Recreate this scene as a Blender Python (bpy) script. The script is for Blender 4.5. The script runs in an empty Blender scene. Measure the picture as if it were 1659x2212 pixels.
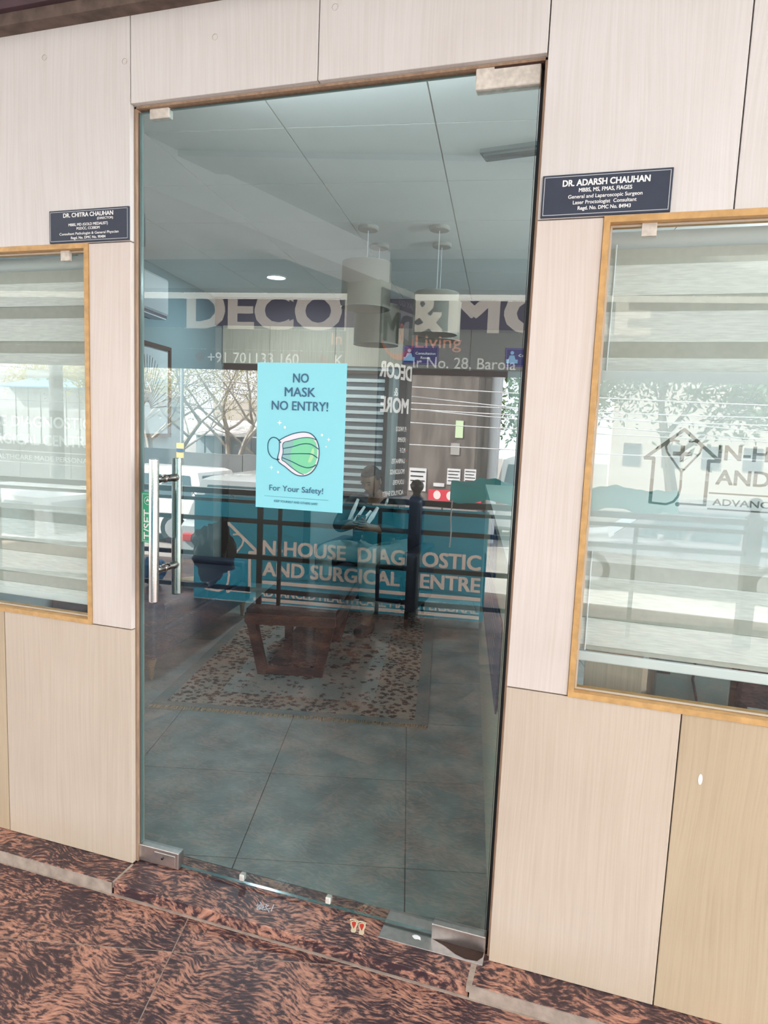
import bpy, bmesh, math, random
import numpy as np
from mathutils import Vector, Matrix
from mathutils.geometry import delaunay_2d_cdt, tessellate_polygon
random.seed(7)
SC = bpy.context.scene; COL = SC.collection

# ------------------------------------------------------------ camera, sky, sun, exposure
cam = bpy.data.objects.new('camera', bpy.data.cameras.new('camera')); COL.objects.link(cam)
R0 = Vector((0.95225054, 0.30248944, 0.04146134)); R1 = Vector((0.07557561, -0.10195674, -0.99191388)); R2 = Vector((-0.29581621, 0.947684, -0.11994918))
M = Matrix((R0, -R1, -R2)).transposed().to_4x4(); M.translation = (1.4305, -1.8331, 1.5287)
cam.matrix_world = M
cam.data.sensor_fit = 'HORIZONTAL'; cam.data.sensor_width = 36.0; cam.data.lens = 1459.34/1659*36
cam.data.clip_start = 0.02; cam.data.clip_end = 500
SC.camera = cam
W = bpy.data.worlds.new('sky'); SC.world = W; W.use_nodes = True
bg = W.node_tree.nodes['Background']; bg.inputs[0].default_value = (0.93, 0.97, 1.0, 1); bg.inputs[1].default_value = 7.0
sun = bpy.data.objects.new('sun', bpy.data.lights.new('sun', 'SUN')); COL.objects.link(sun)
sun.data.energy = 40.0; sun.data.angle = 0.02; sun.data.color = (1, .95, .86)
sun.rotation_euler = Vector((0.72, -0.30, -0.62)).to_track_quat('-Z', 'Y').to_euler()
SC.view_settings.view_transform = 'Standard'; SC.view_settings.look = 'None'
SC.view_settings.gamma = 1; SC.view_settings.use_curve_mapping = False
SC.view_settings.exposure = -0.08

# ------------------------------------------------------------ helpers
def tag(o, label=None, cat=None, group=None, kind=None):
    if label: o['label'] = label
    if cat: o['category'] = cat
    if group: o['group'] = group
    if kind: o['kind'] = kind
    return o
def empty(name, loc=(0,0,0), label=None, cat=None, group=None, kind=None, mir=False, parent=None):
    o = bpy.data.objects.new(name, None); COL.objects.link(o)
    l = Vector(loc)
    if mir: l.y = -l.y
    o['_w'] = list(l)
    if parent is not None: l = l - Vector(parent['_w']); o.parent = parent
    o.location = l; o.empty_display_size = .1
    return tag(o, label, cat, group, kind)
def rotz(a): return Matrix.Rotation(math.radians(a), 3, 'Z')

class MB:
    """collects world-space geometry (mir: the place is given as seen in the door's glass, so y is flipped back)"""
    def __init__(s, mir=False): s.v = []; s.f = []; s.m = []; s.mir = mir; s.mi = 0
    def add(s, vs, fs, mi=None):
        b = len(s.v); s.v += [Vector(v) for v in vs]
        for f in fs: s.f.append([b+i for i in f]); s.m.append(s.mi if mi is None else mi)
    def box(s, c, d, yaw=0, rot=None):
        R = rot if rot is not None else rotz(yaw); c = Vector(c); h = [x/2 for x in d]
        vs = [c + R @ Vector((x*h[0], y*h[1], z*h[2])) for x in (-1,1) for y in (-1,1) for z in (-1,1)]
        s.add(vs, [(0,1,3,2),(4,6,7,5),(0,4,5,1),(2,3,7,6),(0,2,6,4),(1,5,7,3)])
    def bx(s, x0, x1, y0, y1, z0, z1): s.box(((x0+x1)/2,(y0+y1)/2,(z0+z1)/2), (x1-x0, y1-y0, z1-z0))
    def bev(s, c, d, r, yaw=0, rot=None, seg=2):
        bm = bmesh.new(); bmesh.ops.create_cube(bm, size=1)
        for v in bm.verts: v.co = Vector((v.co.x*d[0], v.co.y*d[1], v.co.z*d[2]))
        bmesh.ops.bevel(bm, geom=list(bm.edges), offset=r, segments=seg, profile=.5, affect='EDGES')
        s.bm(bm, c, rot if rot is not None else rotz(yaw))
    def bm(s, bm, c=(0,0,0), R=None):
        R = R or Matrix.Identity(3); c = Vector(c); bm.verts.index_update()
        s.add([c + R @ v.co for v in bm.verts], [[v.index for v in f.verts] for f in bm.faces]); bm.free()
    def tube(s, pts, rad, n=10, caps=True):
        pts = [Vector(p) for p in pts]; k = len(pts)
        if not hasattr(rad, '__len__'): rad = [rad]*k
        b = []; up = None
        for i, p in enumerate(pts):
            t = (pts[min(i+1,k-1)] - pts[max(i-1,0)])
            if t.length < 1e-9: t = Vector((0,0,1))
            t.normalize()
            if up is None: up = Vector((0,0,1)) if abs(t.z) < .9 else Vector((1,0,0))
            a = t.cross(up); a.normalize(); up = a.cross(t)
            b.append([p + (a*math.cos(q)+up*math.sin(q))*rad[i] for q in [2*math.pi*j/n for j in range(n)]])
        vs = [v for r in b for v in r]; fs = []
        for i in range(k-1):
            for j in range(n): fs.append((i*n+j, i*n+(j+1)%n, (i+1)*n+(j+1)%n, (i+1)*n+j))
        if caps: fs.append(tuple(reversed(range(n)))); fs.append(tuple((k-1)*n+j for j in range(n)))
        s.add(vs, fs)
    def lathe(s, c, prof, n=24, R=None):
        c = Vector(c); R = R or Matrix.Identity(3); vs = []; fs = []
        for r, z in prof:
            for j in range(n): a = 2*math.pi*j/n; vs.append(c + R @ Vector((r*math.cos(a), r*math.sin(a), z)))
        for i in range(len(prof)-1):
            for j in range(n): fs.append((i*n+j, i*n+(j+1)%n, (i+1)*n+(j+1)%n, (i+1)*n+j))
        s.add(vs, fs)
    def ball(s, c, r, n=16, R=None):
        if not hasattr(r, '__len__'): r = (r,r,r)
        bm = bmesh.new(); bmesh.ops.create_uvsphere(bm, u_segments=n, v_segments=max(6,n//2), radius=1)
        for v in bm.verts: v.co = Vector((v.co.x*r[0], v.co.y*r[1], v.co.z*r[2]))
        s.bm(bm, c, R)
    def prism(s, poly, z0, z1):
        n = len(poly)
        s.add([(p[0],p[1],z0) for p in poly]+[(p[0],p[1],z1) for p in poly],
              [tuple(reversed(range(n))), tuple(range(n,2*n))]+[(i,(i+1)%n,n+(i+1)%n,n+i) for i in range(n)])
    def extr(s, poly, O, U, V, N):
        """2D polygon in plane O+uU+vV, thickened by vector N"""
        O = Vector(O); U = Vector(U); V = Vector(V); N = Vector(N); n = len(poly)
        a = [O+U*p[0]+V*p[1] for p in poly]; tr = tessellate_polygon([[Vector((p[0],p[1],0)) for p in poly]])
        s.add(a+[p+N for p in a], [tuple(reversed(t)) for t in tr]+[tuple(i+n for i in t) for t in tr]+[(i,(i+1)%n,n+(i+1)%n,n+i) for i in range(n)])
    def build(s, name, mats, parent=None, label=None, cat=None, group=None, kind=None, smooth=False, fix=True):
        if not isinstance(mats, (list, tuple)): mats = [mats]
        me = bpy.data.meshes.new(name)
        vs = [Vector((v.x, -v.y, v.z)) if s.mir else v for v in s.v]
        if parent is not None: off = Vector(parent['_w'])
        elif len(vs):
            lo = Vector([min(v[i] for v in vs) for i in range(3)]); hi = Vector([max(v[i] for v in vs) for i in range(3)])
            off = Vector(((lo.x+hi.x)/2, (lo.y+hi.y)/2, lo.z))
        else: off = Vector((0,0,0))
        fs = [list(reversed(f)) for f in s.f] if s.mir else s.f
        me.from_pydata([v-off for v in vs], [], fs)
        for m in mats: me.materials.append(m)
        me.polygons.foreach_set('material_index', s.m)
        if fix:
            bm = bmesh.new(); bm.from_mesh(me); bmesh.ops.recalc_face_normals(bm, faces=bm.faces); bm.to_mesh(me); bm.free()
        if smooth:
            me.polygons.foreach_set('use_smooth', [True]*len(me.polygons))
            try: me.set_sharp_from_angle(angle=math.radians(38))
            except Exception: pass
        me.update()
        o = bpy.data.objects.new(name, me); COL.objects.link(o)
        if parent is not None:
            o.parent = parent; o['_w'] = list(off)
        else: o.location = off; o['_w'] = list(off)
        return tag(o, label, cat, group, kind)

# ---- text as flat polygons
_tc = {}
def text2d(body, bold=0.0, shear=0.0):
    key = (body, bold, shear)
    if key in _tc: return _tc[key]
    cu = bpy.data.curves.new('t', 'FONT'); cu.body = body; cu.offset = bold; cu.shear = shear; cu.resolution_u = 3
    ob = bpy.data.objects.new('t', cu); COL.objects.link(ob)
    dg = bpy.context.evaluated_depsgraph_get(); me = bpy.data.meshes.new_from_object(ob.evaluated_get(dg))
    vs = [(v.co.x, v.co.y) for v in me.vertices]; fs = [tuple(p.vertices) for p in me.polygons]
    bpy.data.objects.remove(ob); bpy.data.curves.remove(cu); bpy.data.meshes.remove(me)
    _tc[key] = (vs, fs); return vs, fs
_cap = []
def layout(body, x, y, h, w=None, al='c', bold=0.0, shear=0.0):
    """cap height h, baseline y; returns verts, faces in plane units"""
    if not _cap: v, f = text2d('H'); _cap.append(max(p[1] for p in v))
    vs, fs = text2d(body, 0.0, shear); sy = h/_cap[0]
    x0 = min(p[0] for p in vs); x1 = max(p[0] for p in vs)
    sx = w/(x1-x0) if w else sy
    ww = (x1-x0)*sx; ox = {'c': x-ww/2, 'l': x, 'r': x-ww}[al]
    base = [((p[0]-x0)*sx+ox, p[1]*sy+y) for p in vs]
    if bold < .005: return base, fs
    out = []; of = []; q = bold*h*1.15
    for dx, dy in ((-q,-q*.6),(q,-q*.6),(q,q*.6),(-q,q*.6)):
        k = len(out); out += [(a+dx, c+dy) for a, c in base]; of += [tuple(i+k for i in t) for t in fs]
    return out, of
def stroke(pts, w, closed=False):
    vs = []; fs = []
    n = len(pts); seg = n if closed else n-1
    for i in range(seg):
        a = Vector(pts[i]); b = Vector(pts[(i+1)%n]); d = b-a
        if d.length < 1e-9: continue
        d.normalize(); a = a-d*w*.25; b = b+d*w*.25; q = Vector((-d.y, d.x))*w/2; k = len(vs)
        vs += [tuple(a-q), tuple(b-q), tuple(b+q), tuple(a+q)]; fs.append((k,k+1,k+2,k+3))
    return vs, fs
def disc(x, y, r, n=20, ry=None):
    ry = ry or r
    return [(x+r*math.cos(2*math.pi*i/n), y+ry*math.sin(2*math.pi*i/n)) for i in range(n)], [tuple(range(n))]
def rect(x0, x1, y0, y1): return [(x0,y0),(x1,y0),(x1,y1),(x0,y1)], [(0,1,2,3)]
def poly(pts): return list(pts), [tuple(t) for t in tessellate_polygon([[Vector((p[0],p[1],0)) for p in pts]])]
def ring(x0, x1, y0, y1, w):
    return stroke([(x0,y0),(x1,y0),(x1,y1),(x0,y1)], w, True)
class PR:
    """flat print on a plane: O + u*U + v*V, layers lifted along N"""
    def __init__(s, O, U, V, N, mir=False): s.O = Vector(O); s.U = Vector(U); s.V = Vector(V); s.N = Vector(N); s.mb = MB(mir); s.mats = []; s.k = 0
    def put(s, vf, mat, lift=None):
        if mat not in s.mats: s.mats.append(mat)
        s.k += 1; l = lift if lift is not None else .0004*s.k
        s.mb.add([s.O+s.U*a+s.V*b+s.N*l for a, b in vf[0]], vf[1], s.mats.index(mat))
    def txt(s, body, x, y, h, mat, w=None, al='c', bold=0.0, shear=0.0, lift=.0012): 
        base, fs = layout(body,x,y,h,w,al,0,shear); q = bold*h*1.15
        for i, (dx, dy) in enumerate(((0,0),) if bold < .005 else ((-q,-q*.6),(q,-q*.6),(q,q*.6),(-q,q*.6))): s.put(([(a+dx,c+dy) for a, c in base], fs), mat, lift+i*.00007)
    def build(s, name, parent=None, **k): return s.mb.build(name, s.mats, parent, fix=False, **k)
def cutsheet(rc, shapes, to3, m_sheet, m_cut, mir=False, drop=False):
    """sheet rectangle with the given 2D shapes cut into it as faces of their own (material 1)"""
    x0, x1, y0, y1 = rc; vs = [(x0,y0),(x1,y0),(x1,y1),(x0,y1)]; es = [(0,1),(1,2),(2,3),(3,0)]; T = []
    for v, f in shapes:
        b = len(vs); vs += list(v); cnt = {}
        for t in f:
            for q in range(len(t)):
                e = (t[q], t[(q+1)%len(t)]); e = e if e[0] < e[1] else (e[1], e[0]); cnt[e] = cnt.get(e, 0)+1
            for q in range(1, len(t)-1): T.append(list(v[t[0]])+list(v[t[q]])+list(v[t[q+1]]))
        es += [(b+e[0], b+e[1]) for e, c in cnt.items() if c == 1]
    ov, oe, of, _, _, _ = delaunay_2d_cdt([Vector(v) for v in vs], es, [], 0, 1e-6, True)
    T = np.array(T, float).reshape(-1,6); ar = (T[:,2]-T[:,0])*(T[:,5]-T[:,1])-(T[:,4]-T[:,0])*(T[:,3]-T[:,1]); T = T[np.abs(ar) > 1e-12]
    mb = MB(mir); keep = []; mi = []
    for f in of:
        cx = sum(ov[i].x for i in f)/len(f); cy = sum(ov[i].y for i in f)/len(f)
        d = [(T[:,2*((q+1)%3)]-T[:,2*q])*(cy-T[:,2*q+1])-(T[:,2*((q+1)%3)+1]-T[:,2*q+1])*(cx-T[:,2*q]) for q in range(3)]
        c = int(bool((((d[0]>=0)&(d[1]>=0)&(d[2]>=0))|((d[0]<=0)&(d[1]<=0)&(d[2]<=0))).any()))
        if (drop and c) or not (x0-1e-5 <= cx <= x1+1e-5 and y0-1e-5 <= cy <= y1+1e-5): continue
        keep.append(tuple(f)); mi.append(c)
    mb.add([to3(v.x, v.y) for v in ov], keep); mb.m = mi
    return mb

# ------------------------------------------------------------ materials
class NT:
    def __init__(s, name):
        s.m = bpy.data.materials.new(name); s.m.use_nodes = True; s.t = s.m.node_tree; s.t.nodes.clear()
        s.out = s.n('ShaderNodeOutputMaterial')
    def n(s, typ, **k):
        nd = s.t.nodes.new(typ)
        for a, b in k.items():
            if a.startswith('i_'): nd.inputs[a[2:].replace('_',' ')].default_value = b
            else: setattr(nd, a, b)
        return nd
    def l(s, a, b): s.t.links.new(a, b)
def c4(c): return (c[0], c[1], c[2], 1)
def mat(name, col, rough=.6, metal=0, spec=.5, emit=None, es=0, var=0, vscale=20, bump=0, bscale=60, stretch=(1,1,1), trans=0, col2=None, coat=0):
    t = NT(name); p = t.n('ShaderNodeBsdfPrincipled')
    p.inputs['Base Color'].default_value = c4(col); p.inputs['Roughness'].default_value = rough; p.inputs['Metallic'].default_value = metal
    p.inputs['Specular IOR Level'].default_value = spec; p.inputs['Coat Weight'].default_value = coat
    if emit: p.inputs['Emission Color'].default_value = c4(emit); p.inputs['Emission Strength'].default_value = es
    if var or bump:
        g = t.n('ShaderNodeNewGeometry'); mp = t.n('ShaderNodeMapping'); mp.inputs['Scale'].default_value = stretch
        t.l(g.outputs['Position'], mp.inputs['Vector'])
    if var:
        nz = t.n('ShaderNodeTexNoise'); nz.inputs['Scale'].default_value = vscale; nz.inputs['Detail'].default_value = 5
        t.l(mp.outputs[0], nz.inputs['Vector']); rp = t.n('ShaderNodeValToRGB')
        c2 = col2 or tuple(x*(1-var) for x in col)
        rp.color_ramp.elements[0].position = .35; rp.color_ramp.elements[1].position = .68
        rp.color_ramp.elements[0].color = c4(c2); rp.color_ramp.elements[1].color = c4(col)
        t.l(nz.outputs['Fac'], rp.inputs[0]); t.l(rp.outputs[0], p.inputs['Base Color'])
    if bump:
        nb = t.n('ShaderNodeTexNoise'); nb.inputs['Scale'].default_value = bscale; nb.inputs['Detail'].default_value = 4
        t.l(mp.outputs[0], nb.inputs['Vector']); b = t.n('ShaderNodeBump'); b.inputs['Strength'].default_value = bump; b.inputs['Distance'].default_value = .01
        t.l(nb.outputs['Fac'], b.inputs['Height']); t.l(b.outputs[0], p.inputs['Normal'])
    if trans:
        tr = t.n('ShaderNodeBsdfTranslucent'); tr.inputs[0].default_value = c4(col); mx = t.n('ShaderNodeMixShader'); mx.inputs[0].default_value = trans
        t.l(p.outputs[0], mx.inputs[1]); t.l(tr.outputs[0], mx.inputs[2]); t.l(mx.outputs[0], t.out.inputs[0])
    else: t.l(p.outputs[0], t.out.inputs[0])
    return t.m
def glass(name, tint, refl, milky=0):
    t = NT(name); tr = t.n('ShaderNodeBsdfTransparent'); tr.inputs[0].default_value = c4(tint)
    gl = t.n('ShaderNodeBsdfGlossy'); gl.inputs['Roughness'].default_value = 0.0; gl.inputs[0].default_value = (1,1,1,1)
    ge = t.n('ShaderNodeNewGeometry'); dt = t.n('ShaderNodeVectorMath', operation='DOT_PRODUCT'); t.l(ge.outputs['Normal'], dt.inputs[0]); t.l(ge.outputs['Incoming'], dt.inputs[1])
    ab = t.n('ShaderNodeMath', operation='ABSOLUTE'); t.l(dt.outputs['Value'], ab.inputs[0]); om = t.n('ShaderNodeMath', operation='SUBTRACT'); om.inputs[0].default_value = 1; t.l(ab.outputs[0], om.inputs[1])
    pw = t.n('ShaderNodeMath', operation='POWER'); pw.inputs[1].default_value = 5; t.l(om.outputs[0], pw.inputs[0])
    mu = t.n('ShaderNodeMath', operation='MULTIPLY_ADD', use_clamp=True); mu.inputs[1].default_value = (1-refl) if refl > .001 else 0; mu.inputs[2].default_value = refl if refl > .001 else 0
    t.l(pw.outputs[0], mu.inputs[0]); mx = t.n('ShaderNodeMixShader')
    base = tr
    if milky:
        d = t.n('ShaderNodeBsdfDiffuse'); d.inputs[0].default_value = (.9,.92,.92,1); m2 = t.n('ShaderNodeMixShader'); m2.inputs[0].default_value = milky
        t.l(tr.outputs[0], m2.inputs[1]); t.l(d.outputs[0], m2.inputs[2]); base = m2
    t.l(mu.outputs[0], mx.inputs[0]); t.l(base.outputs[0], mx.inputs[1]); t.l(gl.outputs[0], mx.inputs[2]); t.l(mx.outputs[0], t.out.inputs[0])
    return t.m
def laminate(name, c1, c2, hz=True):
    """pale printed wood grain running upwards"""
    t = NT(name); p = t.n('ShaderNodeBsdfPrincipled'); p.inputs['Roughness'].default_value = .42; p.inputs['Specular IOR Level'].default_value = .35
    g = t.n('ShaderNodeNewGeometry'); oi = t.n('ShaderNodeObjectInfo')
    ad = t.n('ShaderNodeVectorMath', operation='ADD'); cx = t.n('ShaderNodeCombineXYZ'); mm = t.n('ShaderNodeMath', operation='MULTIPLY'); mm.inputs[1].default_value = 7
    t.l(oi.outputs['Random'], mm.inputs[0]); t.l(mm.outputs[0], cx.inputs[0]); t.l(mm.outputs[0], cx.inputs[2])
    t.l(g.outputs['Position'], ad.inputs[0]); t.l(cx.outputs[0], ad.inputs[1])
    warp = t.n('ShaderNodeTexNoise'); warp.inputs['Scale'].default_value = 1.6; warp.inputs['Detail'].default_value = 1
    m0 = t.n('ShaderNodeMapping'); m0.inputs['Scale'].default_value = (2,1,.6); t.l(ad.outputs[0], m0.inputs[0]); t.l(m0.outputs[0], warp.inputs['Vector'])
    ws = t.n('ShaderNodeVectorMath', operation='SCALE'); ws.inputs['Scale'].default_value = .09; t.l(warp.outputs['Color'], ws.inputs[0])
    a2 = t.n('ShaderNodeVectorMath', operation='ADD'); t.l(ad.outputs[0], a2.inputs[0]); t.l(ws.outputs[0], a2.inputs[1])
    mp = t.n('ShaderNodeMapping'); mp.inputs['Scale'].default_value = (150, 40, 3.0); t.l(a2.outputs[0], mp.inputs[0])
    n1 = t.n('ShaderNodeTexNoise'); n1.inputs['Scale'].default_value = 1.0; n1.inputs['Detail'].default_value = 4; n1.inputs['Roughness'].default_value = .6; t.l(mp.outputs[0], n1.inputs['Vector'])
    n2 = t.n('ShaderNodeTexNoise'); n2.inputs['Scale'].default_value = 2.2; n2.inputs['Detail'].default_value = 3; t.l(ad.outputs[0], n2.inputs['Vector'])
    rp = t.n('ShaderNodeValToRGB'); rp.color_ramp.elements[0].position = .3; rp.color_ramp.elements[1].position = .62
    rp.color_ramp.elements[0].color = c4(c2); rp.color_ramp.elements[1].color = c4(c1); t.l(n1.outputs['Fac'], rp.inputs[0])
    mx = t.n('ShaderNodeMixRGB', blend_type='MULTIPLY'); mx.inputs[0].default_value = .5
    r2 = t.n('ShaderNodeValToRGB'); r2.color_ramp.elements[0].color = (.86,.84,.82,1); r2.color_ramp.elements[1].color = (1,1,1,1); r2.color_ramp.elements[0].position = .3; r2.color_ramp.elements[1].position = .6
    t.l(n2.outputs['Fac'], r2.inputs[0]); t.l(rp.outputs[0], mx.inputs[1]); t.l(r2.outputs[0], mx.inputs[2])
    # dirt that has collected low on the panels, and small scuffs
    sx = t.n('ShaderNodeSeparateXYZ'); t.l(g.outputs['Position'], sx.inputs[0])
    mr = t.n('ShaderNodeMapRange'); mr.inputs['From Min'].default_value = .02; mr.inputs['From Max'].default_value = .14; mr.inputs['To Min'].default_value = .55; mr.inputs['To Max'].default_value = 0
    t.l(sx.outputs['Z'], mr.inputs['Value']); n3 = t.n('ShaderNodeTexNoise'); n3.inputs['Scale'].default_value = 9; n3.inputs['Detail'].default_value = 6; t.l(g.outputs['Position'], n3.inputs['Vector'])
    mu = t.n('ShaderNodeMath', operation='MULTIPLY'); t.l(mr.outputs[0], mu.inputs[0]); t.l(n3.outputs['Fac'], mu.inputs[1])
    m3 = t.n('ShaderNodeMixRGB'); m3.inputs[2].default_value = (.45,.33,.20,1); t.l(mu.outputs[0], m3.inputs[0]); t.l(mx.outputs[0], m3.inputs[1])
    n4 = t.n('ShaderNodeTexNoise'); n4.inputs['Scale'].default_value = 14; n4.inputs['Detail'].default_value = 2; t.l(g.outputs['Position'], n4.inputs['Vector'])
    r4 = t.n('ShaderNodeValToRGB'); r4.color_ramp.elements[0].position = .76; r4.color_ramp.elements[1].position = .80; r4.color_ramp.elements[0].color = (0,0,0,1); r4.color_ramp.elements[1].color = (.35,.35,.35,1)
    t.l(n4.outputs['Fac'], r4.inputs[0]); m4 = t.n('ShaderNodeMixRGB'); m4.inputs[2].default_value = (.4,.25,.18,1); t.l(r4.outputs[0], m4.inputs[0]); t.l(m3.outputs[0], m4.inputs[1])
    t.l(m4.outputs[0], p.inputs['Base Color'])
    b = t.n('ShaderNodeBump'); b.inputs['Strength'].default_value = .12; b.inputs['Distance'].default_value = .004; t.l(n1.outputs['Fac'], b.inputs['Height']); t.l(b.outputs[0], p.inputs['Normal'])
    t.l(p.outputs[0], t.out.inputs[0]); return t.m
def granite(name):
    t = NT(name); p = t.n('ShaderNodeBsdfPrincipled'); p.inputs['Roughness'].default_value = .38; p.inputs['Specular IOR Level'].default_value = .45
    g = t.n('ShaderNodeNewGeometry'); oi = t.n('ShaderNodeObjectInfo')
    cx = t.n('ShaderNodeCombineXYZ'); mm = t.n('ShaderNodeMath', operation='MULTIPLY'); mm.inputs[1].default_value = 5
    t.l(oi.outputs['Random'], mm.inputs[0]); t.l(mm.outputs[0], cx.inputs[0]); t.l(mm.outputs[0], cx.inputs[1])
    ad = t.n('ShaderNodeVectorMath', operation='ADD'); t.l(g.outputs['Position'], ad.inputs[0]); t.l(cx.outputs[0], ad.inputs[1])
    w = t.n('ShaderNodeTexNoise'); w.inputs['Scale'].default_value = 4.5; w.inputs['Detail'].default_value = 2; t.l(ad.outputs[0], w.inputs['Vector'])
    ws = t.n('ShaderNodeVectorMath', operation='SCALE'); ws.inputs['Scale'].default_value = .16; t.l(w.outputs['Color'], ws.inputs[0])
    a2 = t.n('ShaderNodeVectorMath', operation='ADD'); t.l(ad.outputs[0], a2.inputs[0]); t.l(ws.outputs[0], a2.inputs[1])
    mp = t.n('ShaderNodeMapping'); mp.inputs['Rotation'].default_value = (0,0,.35); mp.inputs['Scale'].default_value = (34, 120, 60); t.l(a2.outputs[0], mp.inputs[0])
    n = t.n('ShaderNodeTexNoise'); n.inputs['Scale'].default_value = 1.0; n.inputs['Detail'].default_value = 6; n.inputs['Roughness'].default_value = .62; t.l(mp.outputs[0], n.inputs['Vector'])
    n2 = t.n('ShaderNodeTexNoise'); n2.inputs['Scale'].default_value = 5; n2.inputs['Detail'].default_value = 3; t.l(ad.outputs[0], n2.inputs['Vector'])
    mi = t.n('ShaderNodeMath', operation='ADD'); sc = t.n('ShaderNodeMath', operation='MULTIPLY_ADD'); sc.inputs[1].default_value = .45; sc.inputs[2].default_value = -.225
    t.l(n2.outputs['Fac'], sc.inputs[0]); t.l(n.outputs['Fac'], mi.inputs[0]); t.l(sc.outputs[0], mi.inputs[1])
    rp = t.n('ShaderNodeValToRGB'); e = rp.color_ramp.elements
    e[0].position = .42; e[0].color = (.045,.026,.032,1); e[1].position = .70; e[1].color = (.54,.265,.185,1)
    k = e.new(.49); k.color = (.10,.055,.055,1); k = e.new(.56); k.color = (.33,.16,.115,1)
    t.l(mi.outputs[0], rp.inputs[0]); t.l(rp.outputs[0], p.inputs['Base Color']); t.l(p.outputs[0], t.out.inputs[0]); return t.m
def rugmat(name, lo, hi, base, dark, rows):
    t = NT(name); p = t.n('ShaderNodeBsdfPrincipled'); p.inputs['Roughness'].default_value = .95; p.inputs['Specular IOR Level'].default_value = .1
    g = t.n('ShaderNodeNewGeometry'); v = t.n('ShaderNodeTexVoronoi'); v.inputs['Scale'].default_value = rows
    w = t.n('ShaderNodeTexNoise'); w.inputs['Scale'].default_value = rows*2.2; w.inputs['Detail'].default_value = 3; t.l(g.outputs['Position'], w.inputs['Vector'])
    ws = t.n('ShaderNodeVectorMath', operation='SCALE'); ws.inputs['Scale'].default_value = .9/rows; t.l(w.outputs['Color'], ws.inputs[0])
    a = t.n('ShaderNodeVectorMath', operation='ADD'); t.l(g.outputs['Position'], a.inputs[0]); t.l(ws.outputs[0], a.inputs[1]); t.l(a.outputs[0], v.inputs['Vector'])
    n = t.n('ShaderNodeTexNoise'); n.inputs['Scale'].default_value = rows*4.5; n.inputs['Detail'].default_value = 3; t.l(g.outputs['Position'], n.inputs['Vector'])
    m = t.n('ShaderNodeMath', operation='MULTIPLY_ADD'); m.inputs[1].default_value = .9; t.l(n.outputs['Fac'], m.inputs[0]); t.l(v.outputs['Distance'], m.inputs[2])
    r = t.n('ShaderNodeValToRGB'); r.color_ramp.elements[0].position = lo; r.color_ramp.elements[1].position = hi
    r.color_ramp.elements[0].color = c4(dark); r.color_ramp.elements[1].color = c4(base); t.l(m.outputs[0], r.inputs[0]); t.l(r.outputs[0], p.inputs['Base Color'])
    b = t.n('ShaderNodeBump'); b.inputs['Strength'].default_value = .5; b.inputs['Distance'].default_value = .004; t.l(n.outputs['Fac'], b.inputs['Height']); t.l(b.outputs[0], p.inputs['Normal'])
    t.l(p.outputs[0], t.out.inputs[0]); return t.m

LAM = laminate('pinkish_wood_laminate', (.69,.605,.57), (.64,.55,.50))
LAMG = laminate('greyish_wood_laminate', (.69,.655,.65), (.64,.60,.585))
LAMT = laminate('tan_wood_laminate', (.585,.485,.40), (.53,.43,.345))
LAMY = laminate('yellow_wood_laminate', (.515,.405,.285), (.47,.36,.25))
LAMIN = laminate('inner_wood_laminate', (.62,.52,.42), (.52,.43,.34))
FRAMEW = mat('golden_wood_trim', (.62,.36,.14), .45, var=.25, vscale=12, stretch=(3,3,3))
JAMB = mat('jamb_wood', (.42,.27,.18), .55, var=.3, vscale=10, stretch=(8,8,1.5))
BOARD = mat('partition_board', (.45,.38,.32), .8)
GRAN = granite('red_black_granite')
CEM = mat('cement_grout', (.42,.33,.27), .9, var=.3, vscale=25, bump=.3)
PURP = mat('dark_maroon_paint', (.085,.045,.06), .5, var=.3, vscale=8)
GLASS = glass('tinted_door_glass', (.74,.87,.87), .155)
GCLR = glass('clear_coat', (.97,.99,.99), 0.0001)
GEDGE = mat('glass_edge_green', (.10,.22,.22), .15, spec=.9)
WGLASS = glass('window_glass', (.94,.97,.96), .055)
STEEL = mat('polished_steel', (.62,.60,.58), .10, 1.0, bump=.02, bscale=200)
SATIN = mat('satin_steel', (.72,.68,.66), .32, 1.0, var=.12, vscale=60)
TAPEW = mat('dusty_white_cover', (.72,.66,.60), .6, var=.25, vscale=60)
RUST = mat('rust_stain', (.05,.02,.012), .8, var=.3, vscale=90)
PLATE = mat('navy_plastic', (.035,.045,.075), .32, var=.12, vscale=30)
WHITE = mat('white_print', (.85,.85,.85), .5)
SILV = mat('silver_line', (.5,.52,.55), .4)
CYAN = mat('poster_cyan', (.25,.66,.76), .4)
PNAVY = mat('poster_blue_ink', (.035,.12,.23), .45)
PTEAL = mat('poster_teal_line', (.02,.16,.23), .45)
PPINK = mat('poster_pale_pink', (.80,.72,.80), .45)
PGREEN = mat('poster_green', (.19,.62,.36), .45)
PGREY = mat('poster_grey_green', (.25,.47,.46), .45)
PLIME = mat('poster_lime', (.42,.70,.38), .45)
GREENS = mat('sticker_green', (.02,.36,.19), .4)
BLINDF = mat('blind_weave', (.90,.90,.88), .85, var=.25, vscale=22, stretch=(1.2,1,14), trans=.12, col2=(.74,.74,.73))
BLINDS = mat('blind_sheer', (.62,.61,.56), .9, var=.1, vscale=60, trans=.3)
WPAINT = mat('white_enamel', (.78,.80,.82), .35)
CREAM = mat('cream_paint', (.62,.60,.56), .7, var=.06, vscale=3)
ITILE = mat('grey_stone_tile', (.31,.335,.325), .42, var=.38, vscale=5, bump=.05, bscale=30)
CTILE = mat('ceiling_tile', (.82,.84,.83), .85, var=.04, vscale=4)
CGRID = mat('ceiling_joint', (.18,.19,.19), .8)
TEALW = mat('pale_teal_wall', (.23,.32,.345), .8)
WALLIN = mat('inner_wall_paint', (.40,.42,.41), .85)
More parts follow.
